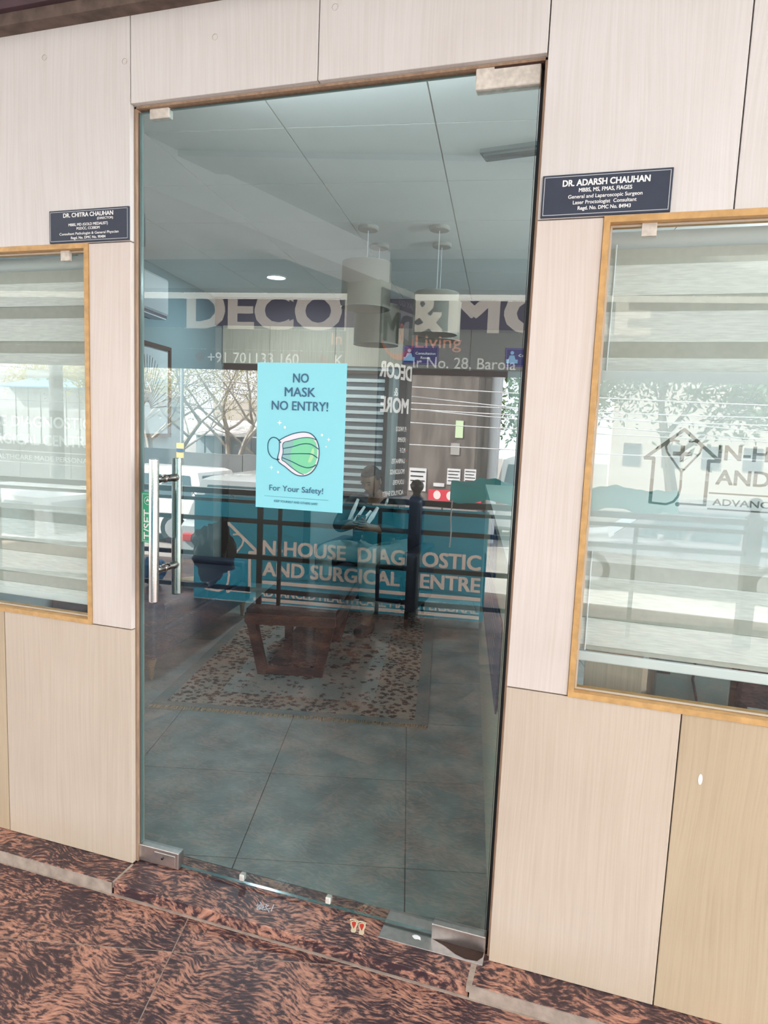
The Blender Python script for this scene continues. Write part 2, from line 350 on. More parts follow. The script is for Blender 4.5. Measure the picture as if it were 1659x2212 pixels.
DARKW = mat('dark_wood', (.05,.028,.02), .5)
REDW = mat('red_brown_polish', (.095,.018,.009), .28, var=.35, vscale=9, stretch=(3,3,3))
NAVYF = mat('navy_leather', (.025,.03,.055), .38, bump=.2, bscale=14)
BLACKM = mat('black_paint', (.012,.011,.013), .35)
RUGF = rugmat('rug_field', .66, .80, (.33,.325,.30), (.06,.04,.035), 17)
RUGB = rugmat('rug_border', .82, .98, (.34,.28,.23), (.045,.025,.02), 27)
RUGM = rugmat('rug_medallion', .82, 1.0, (.34,.30,.26), (.045,.025,.022), 14)
RUGE = mat('rug_edge', (.17,.19,.18), .95, bump=.3, bscale=150)
FRING = mat('rug_fringe', (.45,.32,.20), .95)
LEDM = mat('lamp_white', (1,1,1), .5, emit=(.85,.95,1), es=14)
SHADE = mat('linen_shade', (.40,.375,.32), .9, trans=.3)
BLUEP = mat('blue_board', (.03,.09,.26), .4)
NAVYP = mat('navy_board', (.03,.045,.11), .45)

def clip(polyg, x0, x1, y0, y1):
    def cl(P, f, s):
        out = []
        for i in range(len(P)):
            a = P[i]; b = P[(i+1)%len(P)]; fa = f(a); fb = f(b)
            if fa >= 0: out.append(a)
            if (fa >= 0) != (fb >= 0):
                t = fa/(fa-fb); out.append((a[0]+(b[0]-a[0])*t, a[1]+(b[1]-a[1])*t))
        return out
    for f in (lambda p: p[0]-x0, lambda p: x1-p[0], lambda p: p[1]-y0, lambda p: y1-p[1]):
        if not polyg: return []
        polyg = cl(polyg, f, 0)
    return polyg
def tiles(parent, name, material, yaw, ox, oy, sx, sy, gap, reg, z0, z1, jit=0, bev=0, mir=False):
    a = math.radians(yaw); c, s = math.cos(a), math.sin(a); O = (c*ox - s*oy, s*ox + c*oy)
    for i in range(-14, 15):
        for j in range(-14, 15):
            u0 = i*sx+gap/2; u1 = (i+1)*sx-gap/2; v0 = j*sy+gap/2; v1 = (j+1)*sy-gap/2
            P = [(O[0]+c*u-s*v, O[1]+s*u+c*v) for u, v in ((u0,v0),(u1,v0),(u1,v1),(u0,v1))]
            P = clip(P, *reg)
            if len(P) < 3: continue
            ar = abs(sum(P[k][0]*P[(k+1)%len(P)][1]-P[(k+1)%len(P)][0]*P[k][1] for k in range(len(P)))/2)
            if ar < .003: continue
            m = MB(mir); d = random.uniform(-jit, jit); m.prism(P, z0+d, z1+d); m.build(name, material, parent)

# ------------------------------------------------------------ facade partition (plane y = 0)
OX = 1.235; OZ = 2.477
wf = MB()
XL, XR, ZT = -1.75, 3.1, 2.95
wl = (-1.36, -.161, .836, 2.078); wr = (1.401, 2.62, .836, 2.078)
def wallpiece(x0, x1, z0, z1): wf.bx(x0, x1, .02, .052, z0, z1)
wallpiece(XL, wl[0], 0, ZT); wallpiece(wl[0], wl[1], 0, wl[2]); wallpiece(wl[0], wl[1], wl[3], ZT); wallpiece(wl[1], 0, 0, ZT)
wallpiece(0, OX, OZ, ZT); wallpiece(OX, wr[0], 0, ZT); wallpiece(wr[0], wr[1], 0, wr[2]); wallpiece(wr[0], wr[1], wr[3], ZT); wallpiece(wr[1], XR, 0, ZT)
wallf = wf.build('wall_front', BOARD, kind='structure')
def panel(x0, x1, z0, z1, lm):
    m = MB(); g = .0016; m.bev(((x0+x1)/2, .0095, (z0+z1)/2), (x1-x0-g*2, .019, z1-z0-g*2), .0012, seg=1); m.build('panel', lm, wallf)
for a in [(XL,-1.36,0,ZT,LAM), (-1.36,-.541,0,.836,LAMY), (-.541,0,0,.836,LAMT), (-.161,0,.836,2.078,LAM), (-1.36,0,2.078,ZT,LAMG),
          (0,.614,OZ,ZT,LAMG), (.614,OX,OZ,ZT,LAMG), (OX,1.401,.836,2.078,LAM), (OX,1.691,2.078,ZT,LAMG), (1.691,2.62,2.078,ZT,LAMG),
          (OX,1.686,0,.836,LAMT), (1.686,2.62,0,.836,LAMY), (2.62,XR,0,ZT,LAM)]: panel(*a)
m = MB(); m.bx(0,OX,.019,.054,OZ-.006,OZ); m.bx(0,.006,.019,.054,0,OZ); m.bx(OX-.006,OX,.019,.054,0,OZ); m.build('reveal_lining', JAMB, wallf)
m = MB()
for x, y, z in [(-.32,0,2.645),(-.02,0,2.60),(.29,0,2.63),(.66,0,2.66)]: m.lathe((x,-.001,z), [(.0,-.006),(.006,-.005),(.009,.0)], 8, Matrix.Rotation(math.radians(90),3,'X'))
m.build('screw_head', CEM, wallf)
p = PR((0,-.0003,0), (1,0,0), (0,0,1), (0,-1,0)); p.put(disc(1.745, .667, .005, 20, .0145), WHITE, .0003); p.build('white_spot', wallf)  # small upright white oval on the lower right panel
# soffit box of the shop front
so = MB(); so.bx(-4.5, 5.0, -.07, .0, 2.76, 3.02); sof = so.build('trim_1', PURP, kind='structure')
m = MB(); m.bx(-4.5, 5.0, -.05, 0.0, 2.725, 2.76); m.build('drip_batten', mat('weathered_batten', (.16,.11,.09), .8, var=.5, vscale=18), sof)

# windows
def rectframe(m, x0, x1, z0, z1, w, y0, y1):
    m.bx(x0, x1, y0, y1, z1-w, z1); m.bx(x0, x1, y0, y1, z0, z0+w); m.bx(x0, x0+w, y0, y1, z0+w, z1-w); m.bx(x1-w, x1, y0, y1, z0+w, z1-w)
def logo2d(cx, cz, k):
    """house outline with stethoscope heart and cross; k scales metres"""
    sh = []
    P = lambda *q: [(cx+x*k, cz+z*k) for x, z in q]
    sh.append(stroke(P((-.066,-.110),(-.066,.004),(-.088,.004),(0,.080),(.088,.004),(.063,.004),(.063,-.108)), .0085*k))
    sh.append(stroke(P((-.066,-.110),(-.028,-.112),(-.010,-.104),(0,-.088),(.003,-.066),(.002,-.028)), .006*k))
    hl = [(.002,-.028),(-.018,-.002),(-.036,.022),(-.040,.036),(-.034,.048),(-.022,.052),(-.010,.050)]
    sh.append(stroke(P(*hl), .005*k)); sh.append(stroke(P(*[(-x+.004, z) for x, z in hl]), .005*k))
    sh.append(rect(cx-.022*k, cx+.022*k, cz+.014*k, cz+.024*k)); sh.append(rect(cx-.005*k, cx+.005*k, cz-.002*k, cz+.040*k))
    sh.append(stroke(P((.004,-.108),(.063,-.108)), .005*k)); sh.append(disc(cx+.0*k, cz-.110*k, .006*k, 10))
    return sh
def window(n, w, label):
    x0, x1, z0, z1 = w; r = empty(n, (x0, 0, z0), kind='structure')
    m = MB(); rectframe(m, x0-.001, x1+.001, z0-.001, z1+.001, .0155, -.004, .062); m.build('frame', FRAMEW, r)
    m = MB(); rectframe(m, x0+.0155, x1-.0155, z0+.0155, z1-.0155, .005, .022, .026); m.build('glazing_bead', mat('sealant', (.5,.42,.34), .6), r)
    m = MB(); m.bx(x0+.012, x1-.012, .028, .034, z0+.012, z1-.012); o = m.build('pane', WGLASS, r)
    m = MB()
    m.bx(x0+.09, x0+.125, .018, .029, z1-.045, z1-.014) if n == 'window_2' else m.bx(x1-.125, x1-.09, .018, .029, z1-.045, z1-.014)
    m.build('glass_clip', TAPEW, r)
    return r
FROST = NT('frosted_film')
_d = FROST.n('ShaderNodeBsdfDiffuse'); _d.inputs[0].default_value = (.66,.70,.73,1); _t = FROST.n('ShaderNodeBsdfTransparent'); _t.inputs[0].default_value = (.9,.93,.94,1)
_m = FROST.n('ShaderNodeMixShader'); _m.inputs[0].default_value = .72; FROST.l(_t.outputs[0], _m.inputs[1]); FROST.l(_d.outputs[0], _m.inputs[2]); FROST.l(_m.outputs[0], FROST.out.inputs[0]); FROST = FROST.m
def signtext(cx, cz, mode):
    """name of the clinic; cx = middle of the house, cz = foot of the roof"""
    s = logo2d(cx, cz, 1.0); x = cx+.084; wd = .615
    s += [layout('IN-HOUSE DIAGNOSTIC', x, cz+.008, .036, wd, 'l', .035), layout('AND SURGICAL CENTRE', x, cz-.053, .036, wd, 'l', .035),
          rect(cx+.070, x+wd, cz-.078, cz-.074), layout('ADVANCED HEALTHCARE MADE PERSONAL', x-.003, cz-.106, .016, wd, 'l', .03), rect(cx+.070, x+wd, cz-.118, cz-.114)]
    return s
def blind(name, w, zb, label):
    x0, x1 = w[0]+.004, w[1]-.004; r = empty(name, ((x0+x1)/2, .15, zb), label, 'blind')
    m = MB(); m.tube([(x0,.15,2.055),(x1,.15,2.055)], .026, 16); m.build('roller_tube', mat('roller_grey', (.55,.58,.60), .5), r, smooth=True)
    z = 2.04; first = True
    tops = [2.03-.12*i for i in range(10)]
    for zt in tops:
        m = MB(); m.bx(x0, x1, .124, .1252, max(zt-.042, zb+.03), zt)
        if zt-.01 > zb+.03: m.build('sheer_band', BLINDS, r)
        a = max(zt-.12, zb+.02); b = zt-.042
        if b-a > .01: m = MB(); m.bx(x0, x1, .119, .1215, a, b); m.build('fabric_band', BLINDF, r)
    m = MB(); m.bev(((x0+x1)/2, .120, zb+.012), (x1-x0, .014, .028), .004); m.build('bottom_rail', WPAINT, r)
    m = MB(); m.tube([(x1-.03,.117,2.04),(x1-.032,.113,1.5),(x1-.03,.117,zb+.03)], .0022, 6) if name and w is wl else m.tube([(x0+.03,.117,2.04),(x0+.028,.113,1.5),(x0+.03,.117,zb+.03)], .0022, 6)
    m.build('bead_chain', WPAINT, r)
    return r
w1 = window('window_1', wl, ''); w2 = window('window_2', wr, '')
mb = cutsheet((wr[0]+.017, wr[1]-.017, 1.232, 1.706), signtext(1.633, 1.482, 0), lambda u, v: (u, .0362, v), None, None, drop=False)
FCUT = glass('etched_letter_clear', (.50,.54,.56), .0001)
mb.build('frosted_film', [FROST, FCUT], w2, fix=False)
mb = cutsheet((wl[0]+.017, wl[1]-.017, 1.20, 1.70), signtext(-.885, 1.482, 0), lambda u, v: (u, .0362, v), None, None, drop=False)
WLET = mat('white_vinyl', (.70,.73,.73), .6)
FROST2 = glass('thin_film', (.90,.94,.95), .0001, .42)
mb.build('vinyl_lettering', [FROST2, WLET], w1, fix=False)
blind('zebra_blind', wl, .862, 'grey striped zebra blind lowered behind the window left of the glass door')
blind('zebra_blind', wr, .905, 'grey striped zebra blind behind the frosted logo window right of the door')

# name plates
def plate(x0, x1, z0, z1, label, lines):
    r = empty('name_plate', ((x0+x1)/2, 0, z0), label, 'sign', 'doctor name plates on the wood panels')
    m = MB(); m.bev(((x0+x1)/2, -.003, (z0+z1)/2), (x1-x0, .006, z1-z0), .001, seg=1); m.build('board', PLATE, r)
    p = PR((0,-.0062,0), (1,0,0), (0,0,1), (0,-1,0)); e = .0055
    p.put(ring(x0+e, x1-e, z0+e, z1-e, .0016), SILV, .0003)
    for (t, x, z, h, w, b) in lines: p.txt(t, x, z, h, WHITE, w, 'c', b, .0, .0004)
    p.build('lettering', r)
cx = -.155
plate(-.307, -.002, 2.081, 2.181, 'small navy doctor name plate left of the door headed DR. CHITRA CHAUHAN', [
    ('DR. CHITRA CHAUHAN', cx+.0, 2.158, .0125, .190, .04), ('(DIRECTOR)', cx+.065, 2.147, .0065, .06, .03), ('MBBS, MD (GOLD MEDALIST)', cx, 2.131, .0078, .150, .03),
    ('PGDCC, CCEBDM', cx, 2.119, .0075, .088, .03), ('Consultant Pathologist & General Physcian', cx+.002, 2.104, .0075, .226, .02), ('Regd. No. DMC No. 90484', cx, 2.091, .0078, .132, .03)])
cx = 1.397
plate(1.244, 1.551, 2.081, 2.183, 'larger looking navy name plate right of the door headed DR. ADARSH CHAUHAN', [
    ('DR. ADARSH CHAUHAN', cx, 2.154, .0145, .205, .04), ('MBBS, MS, FMAS, FIAGES', cx, 2.139, .0090, .125, .03),
    ('General and Laparoscopic Surgeon', cx, 2.124, .0085, .175, .02), ('Laser Proctologist  Consultant', cx, 2.110, .0085, .150, .02), ('Regd. No. DMC No. 84943', cx, 2.096, .0085, .125, .03)])

# ------------------------------------------------------------ glass door
door = empty('door_1', (OX, .04, 0), kind='structure')
GX0, GX1, GZ0, GZ1 = .011, 1.215, .010, 2.466
m = MB(); y0, y1 = .034, .046
m.add([(GX0,y0,GZ0),(GX1,y0,GZ0),(GX1,y0,GZ1),(GX0,y0,GZ1),(GX0,y1,GZ0),(GX1,y1,GZ0),(GX1,y1,GZ1),(GX0,y1,GZ1)],
      [(0,1,2,3),(5,4,7,6),(0,4,5,1),(3,2,6,7),(1,5,6,2),(0,3,7,4)])
m.m = [0,1,2,2,2,2]; m.build('glass_pane', [GLASS, GCLR, GEDGE], door)
def patch(name, x0, x1, z0, z1, material=SATIN, th=.011):
    m = MB(); m.bev(((x0+x1)/2, .04, (z0+z1)/2), (x1-x0, .012+th*2, z1-z0), .002, seg=1); return m.build(name, material, door)
patch('patch_fitting', 1.052, 1.218, 2.420, 2.473, TAPEW)
m = MB(); m.lathe((1.195,.0285,2.455), [(0,-.0015),(.007,-.001),(.0075,.0)], 16, Matrix.Rotation(math.radians(90),3,'X')); m.build('patch_cap', WHITE, door)
m = MB(); m.bx(1.10, 1.225, .022, .06, 2.466, 2.476); m.build('pivot_box', RUST, door)
m = MB(); m.tube([(1.155,.04,2.44),(1.155,.04,2.475)], .007, 10); m.build('pivot_pin', SATIN, door)
patch('patch_fitting', .047, .115, 2.442, 2.471, TAPEW, .006)
patch('patch_fitting', 1.058, 1.222, .002, .052, SATIN)
patch('lock_body', .006, .166, .003, .062, SATIN)
m = MB(); m.bev((.112,.0255,.033), (.085,.008,.036), .002, seg=1); m.lathe((.105,.0215,.033), [(0,-.004),(.007,-.004),(.0075,0)], 14, Matrix.Rotation(math.radians(90),3,'X')); m.build('lock_face', SATIN, door)
m = MB(); m.lathe((.105,.0172,.033), [(0,-.0006),(.004,-.0005),(.0042,0)], 12, Matrix.Rotation(math.radians(90),3,'X')); m.build('keyhole', BLACKM, door)
for x in (.405, .715):
    m = MB(); m.bev((x,.040,.030), (.017,.020,.022), .002, seg=1); m.build('bumper_clip', TAPEW, door)
for nm, yy in (('pull_handle', -.026), ('pull_handle', .106)):
    m = MB(); m.tube([(.104,yy,.950),(.104,yy,.952),(.104,yy,1.408),(.104,yy,1.410)], [.0135,.0155,.0155,.0135], 28); h = m.build(nm, STEEL, door, smooth=True)
    for z in (1.345, 1.052):
        m = MB(); s = -1 if yy < 0 else 1
        m.lathe((.104,.04,z), [(0,.006),(.013,.006),(.013,.014),(.010,.016),(.0105,.03),(.0135,.042),(.012,.052),(.010,abs(yy-.04))], 18, Matrix.Rotation(math.radians(90 if s < 0 else -90),3,'X'))
        m.build('standoff', mat('dark_steel', (.38,.34,.32), .12, 1.0) if z > 1.3 and yy < 0 else bpy.data.materials['dark_steel'], h, smooth=True)
m = MB(); m.bx(1.2165,1.2335,.055,.062,.0,2.466); m.build('gap_shade_strip', mat('gap_shade_black', (.008,.010,.016), .5), door)  # black strip stands in for the dark room behind the glass edge gap
m = MB(); m.bx(.0062,.0108,.030,.050,.01,2.465); m.build('edge_seal', mat('grey_rubber', (.10,.10,.09), .5), door)
m = MB(); m.add([(.018,.0335,2.44),(.034,.0335,2.44),(.034,.0335,2.424),(.018,.0335,2.424)], [(0,1,2,3)])
# sill plate over the floor spring
m = MB(); P = [(.904,-.026),(1.222,-.026),(1.222,.105),(.904,.105)]
m.bev((1.063,.0395,.0015), (.318,.131,.003), .001, seg=1); sp = m.build('floor_spring_cover', SATIN, None, 'steel floor spring cover with rust stain under right corner of the glass door', 'cover plate')
m = MB(); m.add([(1.14,-.012,.0034),(1.17,-.020,.0034),(1.205,-.016,.0034),(1.218,.004,.0034),(1.219,.026,.0034),(1.09,.026,.0034),(1.06,.024,.0034),(1.10,.010,.0034)], [tuple(range(8))]); m.build('rust_stain', RUST, sp)
m = MB(); m.add([(1.0,.012,.0036),(1.012,.002,.0036),(1.022,.006,.0036),(1.03,.004,.0036),(1.026,.016,.0036),(1.014,.022,.0036),(1.006,.020,.0036)], [tuple(range(7))]); m.build('white_spot', WHITE, sp)

# poster
r = empty('safety_poster', (.573, .034, 1.277), 'light blue NO MASK NO ENTRY poster stuck on the glass door', 'poster')
m = MB(); m.add([(.428,.0332,1.7165),(.4305,.0332,1.277),(.718,.0332,1.279),(.7175,.0332,1.7165),(.428,.0338,1.7165),(.4305,.0338,1.277),(.718,.0338,1.279),(.7175,.0338,1.7165)],
                [(0,1,2,3),(7,6,5,4),(0,4,5,1),(1,5,6,2),(2,6,7,3),(3,7,4,0)]); m.build('sheet', CYAN, r)
p = PR((.428,.0331,1.277), (1,0,0), (0,0,1), (0,-1,0))
w_, h_ = .290, .4395
def Q(x, y): return (x/1387*.3165-.0135, (2212-y)/2212*.4535-.0035-.0045*(1-x/1387))   # poster artwork units -> metres
def QQ(pts): return [Q(*a) for a in pts]
p.txt('NO', .145, .382, .0262, PNAVY, .050, bold=.018); p.txt('MASK', .143, .341, .0262, PNAVY, .099, bold=.018); p.txt('NO ENTRY!', .143, .300, .0262, PNAVY, .183, bold=.018)
p.txt('For Your Safety!', .138, .055, .0170, PNAVY, .178, bold=.008); p.put(rect(.032,.245,.0365,.0373), PTEAL, .0012); p.txt('KEEP YOURSELF AND OTHERS SAFE!', .138, .020, .0066, PTEAL, .144, bold=.012)
for x, y, s_ in ((404,905,40),(1110,1130,30),(300,1570,34)):
    c_ = Q(x,y); a = s_/1387*.3165
    p.put(poly([(c_[0],c_[1]+a),(c_[0]+a*.22,c_[1]+a*.22),(c_[0]+a,c_[1]),(c_[0]+a*.22,c_[1]-a*.22),(c_[0],c_[1]-a),(c_[0]-a*.22,c_[1]-a*.22),(c_[0]-a,c_[1]),(c_[0]-a*.22,c_[1]+a*.22)]), WHITE, .0012)
for x, y, s_ in ((482,970,17),(1014,1067,16),(1077,1232,10),(397,1632,16)): p.put(disc(*Q(x,y), s_/1387*.3165, 14), WHITE, .0012)
out_ = [(408,1160),(500,1105),(620,1055),(750,1032),(850,1050),(920,1110),(965,1200),(983,1320),(970,1450),(930,1550),(870,1625),(790,1665),(700,1670),(620,1640),(500,1550),(390,1460),(410,1300)]
p.put(poly(QQ(out_)), PPINK, .0006)
inn = [(462,1205),(560,1165),(680,1128),(800,1108),(890,1120),(935,1190),(955,1300),(950,1420),(920,1520),(870,1590),(800,1640),(700,1625),(600,1560),(500,1480),(448,1440),(465,1330)]
p.put(poly(QQ(inn)), PGREEN, .0008)
p.put(poly(QQ([(462,1205),(560,1165),(615,1150),(600,1260),(570,1350),(575,1440),(585,1500),(640,1590),(600,1560),(500,1480),(448,1440),(465,1330)])), PGREY, .0010)
p.put(poly(QQ([(880,1270),(905,1262),(912,1310),(900,1400),(870,1460),(840,1475),(825,1455),(855,1370)])), PLIME, .0010)
lw = .0030
def sm(pts, k=5):
    out = []
    for i in range(len(pts)-1):
        a = Vector(pts[max(i-1,0)]); b = Vector(pts[i]); c = Vector(pts[i+1]); d = Vector(pts[min(i+2,len(pts)-1)])
        for j in range(k):
            t = j/k; out.append(tuple(.5*((2*b)+(c-a)*t+(2*a-5*b+4*c-d)*t*t+(3*b-a-3*c+d)*t**3)))
    out.append(tuple(pts[-1])); return out
p.put(stroke(sm(QQ(out_+out_[:1])), lw), PTEAL, .0013)
p.put(stroke(sm(QQ([(935,1140),(890,1120),(800,1108),(680,1128),(560,1165),(462,1205),(465,1330),(448,1440),(500,1480),(600,1560),(700,1625),(770,1650)])), lw*.8), PTEAL, .0013)
for L in ([(470,1280),(600,1250),(740,1205),(860,1205),(970,1270)], [(468,1368),(620,1352),(780,1345),(880,1350),(960,1400)], [(455,1415),(600,1470),(720,1525),(820,1548),(900,1530),(940,1500)]): p.put(stroke(sm(QQ(L)), lw), PTEAL, .0013)
p.put(stroke(sm(QQ([(404,1170),(370,1135),(310,1122),(260,1160),(238,1240),(250,1340),(300,1415),(370,1445),(392,1440)])), lw), PTEAL, .0013)
for x, y in ((424,1190),(405,1445)): p.put(disc(*Q(x,y), .0026, 10), PTEAL, .0014)
p.build('print', r)
# green sticker behind the handle, inner side of the glass
r = empty('push_sticker', (.03, .047, 1.13), 'small green sticker with white upright lettering on the glass edge behind the handle', 'sticker')
m = MB(); m.bev((.034,.0468,1.212), (.044,.0006,.166), .0002, seg=1); m.build('sheet', GREENS, r)
p = PR((0,.0331,0), (1,0,0), (0,0,1), (0,-1,0))
p.put(rect(.0115,.070,1.129,1.295), GREENS, .0004); p.put(ring(.0165,.066,1.134,1.290,.0012), WHITE, .0008)
q = PR((.045,.0331,1.140), (0,0,1), (-1,0,0), (0,-1,0)); q.txt('T/SET', 0, -.003, .026, WHITE, .098, 'l', .02, lift=.0009)
p.put(stroke([(.037+.013*math.cos(i*math.pi/9), 1.268+.013*math.sin(i*math.pi/9)) for i in range(19)], .0014), WHITE, .0009)
p.put(poly([(.029,1.264),(.037,1.277),(.045,1.264),(.037,1.267)]), WHITE, .0009)
p.build('print', r); q.build('lettering', r)

# ------------------------------------------------------------ threshold ledge and corridor floor
ledge = empty('trim_2', (0, -.1, -.04), kind='structure')
for a, b in ((-1.75,-.003),(.003,1.196),(1.202,3.1)):
    m = MB(); m.bev(((a+b)/2, -.0015, -.020), (b-a, .203, .040), .002, seg=1); m.build('granite_slab', GRAN, ledge)
m = MB(); m.bx(-1.75,-.003,-.1075,-.103,-.0402,-.001); m.bx(1.20,3.1,-.1075,-.103,-.0402,-.001); m.bx(-1.75,3.1,-.112,-.103,-.0402,-.0385); m.bx(-.004,.004,-.10,.0,-.02,.0002); m.bx(1.190,1.206,-.108,.0,-.02,.0003); m.build('mortar_line', CEM, ledge)
flc = MB(True); flc.bx(-6.5, 5.0, -.1, 4.75, -.20, -.0408); flc = flc.build('floor', CEM, kind='structure')
a_ = math.radians(14.5); lx = .331*math.cos(a_)-.249*math.sin(a_); ly = -.331*math.sin(a_)-.249*math.cos(a_)
ox = .295*math.cos(a_)-.105*math.sin(a_)
tiles(flc, 'granite_slab', GRAN, 14.5, ox, ly, 1.2, .75, .0035, (-4.2, 4.2, -4.60, .05), -.0408, -.040)
# white chalk mark and footprint sticker on the ledge
m = MB()
for i in range(16):
    a = random.uniform(0,6.28); q = random.uniform(.006,.028); c_ = Vector((.524+q*math.cos(a), -.030+q*.6*math.sin(a), .0006)); b = random.uniform(0,6.28); l = random.uniform(.006,.018)
    d = Vector((math.cos(b),math.sin(b),0))*l; n_ = Vector((-d.y,d.x,0)).normalized()*.0012; m.add([c_-d-n_, c_+d-n_, c_+d+n_, c_-d+n_], [(0,1,2,3)])
m.build('chalk_mark', mat('chalk', (.55,.62,.68), .9), None, 'pale chalk scribble on the granite ledge in front of the door', 'mark', kind='stuff')
def footpair():
    r = empty('footprint_sticker', (.837,.009,0), 'small red and cream pair of footprints stuck on the granite ledge', 'sticker')
    rot = math.radians(18); c, s = math.cos(rot), math.sin(rot)
    cr = mat('cream_print', (.66,.55,.38), .6); rd = mat('red_print', (.60,.04,.02), .5)
    for k, ox_ in enumerate((-.013, .013)):
        T = lambda x, y: (.832+ox_*1.0+(c*x-s*y)*1.0, -.008+(s*x+c*y), .0)
        out = [(-.006,-.026),(.004,-.027),(.008,-.020),(.007,-.008),(.012,.006),(.012,.018),(.0,.024),(-.011,.018),(-.011,.006),(-.006,-.008),(-.009,-.018)]
        m = MB(); pts = [T(*q) for q in out]; m.prism([(a[0],a[1]) for a in pts], .0002, .0012)
        for i in range(5):
            x = -.011+i*.0055; y = .025+.004*math.sin(i*.8+.5); t = T(x, y); m.lathe((t[0],t[1],.0002), [(.0032,0),(.003,.001),(0,.001)], 8)
        m.build('foot', cr, r)
        m = MB(); pts = [T(*q) for q in [(0,-.012),(.006,.006),(.007,.015),(0,.019),(-.007,.015),(-.006,.006)]]; m.prism([(a[0],a[1]) for a in pts], .0012, .0016); m.build('foot_paint', rd, r)
footpair()
# ------------------------------------------------------------ inside: room shell
flr = MB(); flr.bx(-3.2, 4.0, .10, 5.2, -.08, -.006); flr = flr.build('floor', CGRID, kind='structure')
def frm(yaw, x, y):
    a = math.radians(yaw); return (x*math.cos(a)+y*math.sin(a), -x*math.sin(a)+y*math.cos(a))
o_ = frm(15.5, .874*1.077, .129*1.077); o2 = frm(15.5, .139*1.077, .682*1.077)
tiles(flr, 'floor_tile', ITILE, 15.5, o_[0], o2[1], .60, .60, .004, (-3.0, 3.9, .1025, 5.1), -.006, 0.0)
cl = MB(); cl.bx(-3.2, 4.0, .10, 5.2, 2.735, 2.80); ceil = cl.build('ceiling', CGRID, kind='structure')
tiles(ceil, 'ceiling_tile', CTILE, 8, .85, .71, .60, .60, .006, (-3.0, 3.9, .104, 5.1), 2.70, 2.733)
def planewall(name, yaw, p, s0, s1, z0, z1, th, material, side=1):
    """vertical wall whose visible face passes through p, running along the yaw direction, thickness away from view"""
    m = MB(); a = math.radians(yaw); U = Vector((math.cos(a), math.sin(a), 0)); N = Vector((-math.sin(a), math.cos(a), 0))*side
    c = Vector((p[0],p[1],0)) + U*(s0+s1)/2 + N*th/2; c.z = (z0+z1)/2; m.box(c, (s1-s0, th, z1-z0), yaw)
    return m.build(name, material, kind='structure')
BW = Vector((-2.1, 3.9, 0)); ub = Vector((math.cos(math.radians(8)), math.sin(math.radians(8)), 0)); nb = Vector((-ub.y, ub.x, 0))
wb = planewall('wall_back', 8, (BW.x, BW.y), -.15, 5.6, 0, 2.74, .12, WALLIN)
LW = Vector((-1.855, 2.518, 0)); ul = Vector((-math.sin(math.radians(10)), math.cos(math.radians(10)), 0)); nl = Vector((math.cos(math.radians(10)), math.sin(math.radians(10)), 0))
m = MB(); c_ = LW - nl*.06 + ul*(-.52); m.box((c_.x, c_.y, 1.37), (.12, 4.0, 2.74), 10); m.build('wall_left', TEALW, kind='structure')
m = MB(); m.box((3.45, 2.6, 1.37), (.12, 5.2, 2.74), 3); m.build('wall_right', WALLIN, kind='structure')
# cream laminate panels high on the back wall
for a, b in ((.085,.545),(.549,1.17),(1.174,1.80),(1.804,2.4),(2.404,3.0),(3.004,3.6),(3.604,4.2)):
    m = MB(); c_ = BW + ub*(a+b)/2 - nb*.011; m.box((c_.x,c_.y,2.27), (b-a,.018,.345), 8); m.build('panel', LAMIN if a < 1.8 else mat('brown_laminate', (.25,.215,.19), .6) if 'brown_laminate' not in bpy.data.materials else bpy.data.materials['brown_laminate'], wb)
m = MB(); c_ = BW+ub*2.6-nb*.008; m.box((c_.x,c_.y,2.572), (5.4,.014,.256), 8); m.build('upper_band', mat('plum_wall_paint', (.13,.11,.125), .85), wb)
# doors and blind window low on the back wall
def bwbox(m, s0, s1, z0, z1, d0, d1): c_ = BW + ub*(s0+s1)/2 - nb*(d0+d1)/2; m.box((c_.x,c_.y,(z0+z1)/2), (s1-s0, d1-d0, z1-z0), 8)
dr = empty('door_2', BW+ub*.2, kind='structure'); m = MB(); bwbox(m,.10,.16,0,2.09,.0,.03); bwbox(m,.92,.98,0,2.09,0,.03); bwbox(m,.16,.92,2.03,2.09,0,.03); m.build('frame', DARKW, dr)
m = MB(); bwbox(m,.162,.918,.005,2.028,.0,.012); m.build('leaf', mat('brown_flush_door', (.12,.08,.065), .5), dr)
w3 = empty('window_3', BW+ub*1.3, kind='structure'); m = MB(); bwbox(m,1.20,1.68,.9,.93,0,.04); bwbox(m,1.20,1.68,2.03,2.06,0,.04); bwbox(m,1.20,1.23,.93,2.03,0,.04); bwbox(m,1.65,1.68,.93,2.03,0,.04); m.build('frame', DARKW, w3)
m = MB(); bwbox(m,1.23,1.65,.93,2.03,0,.004); m.build('pane', mat('dim_pane', (.10,.12,.14), .3), w3)
bl = empty('zebra_blind', BW+ub*1.44-nb*.02+Vector((0,0,.93)), 'far zebra blind with thin pale stripes on the back wall behind the seated person', 'blind')
for i in range(15):
    m = MB(); z = .95+i*.072; bwbox(m,1.235,1.645,z,z+.030,.010,.016); m.build('fabric_band', BLINDF, bl)
dr = empty('door_3', BW+ub*1.9, kind='structure'); m = MB(); bwbox(m,1.78,1.84,0,2.09,0,.03); bwbox(m,2.68,2.74,0,2.09,0,.03); bwbox(m,1.84,2.68,2.03,2.09,0,.03); m.build('frame', DARKW, dr)
m = MB(); bwbox(m,1.842,2.678,.005,2.028,0,.012); m.build('leaf', bpy.data.materials['brown_flush_door'], dr)
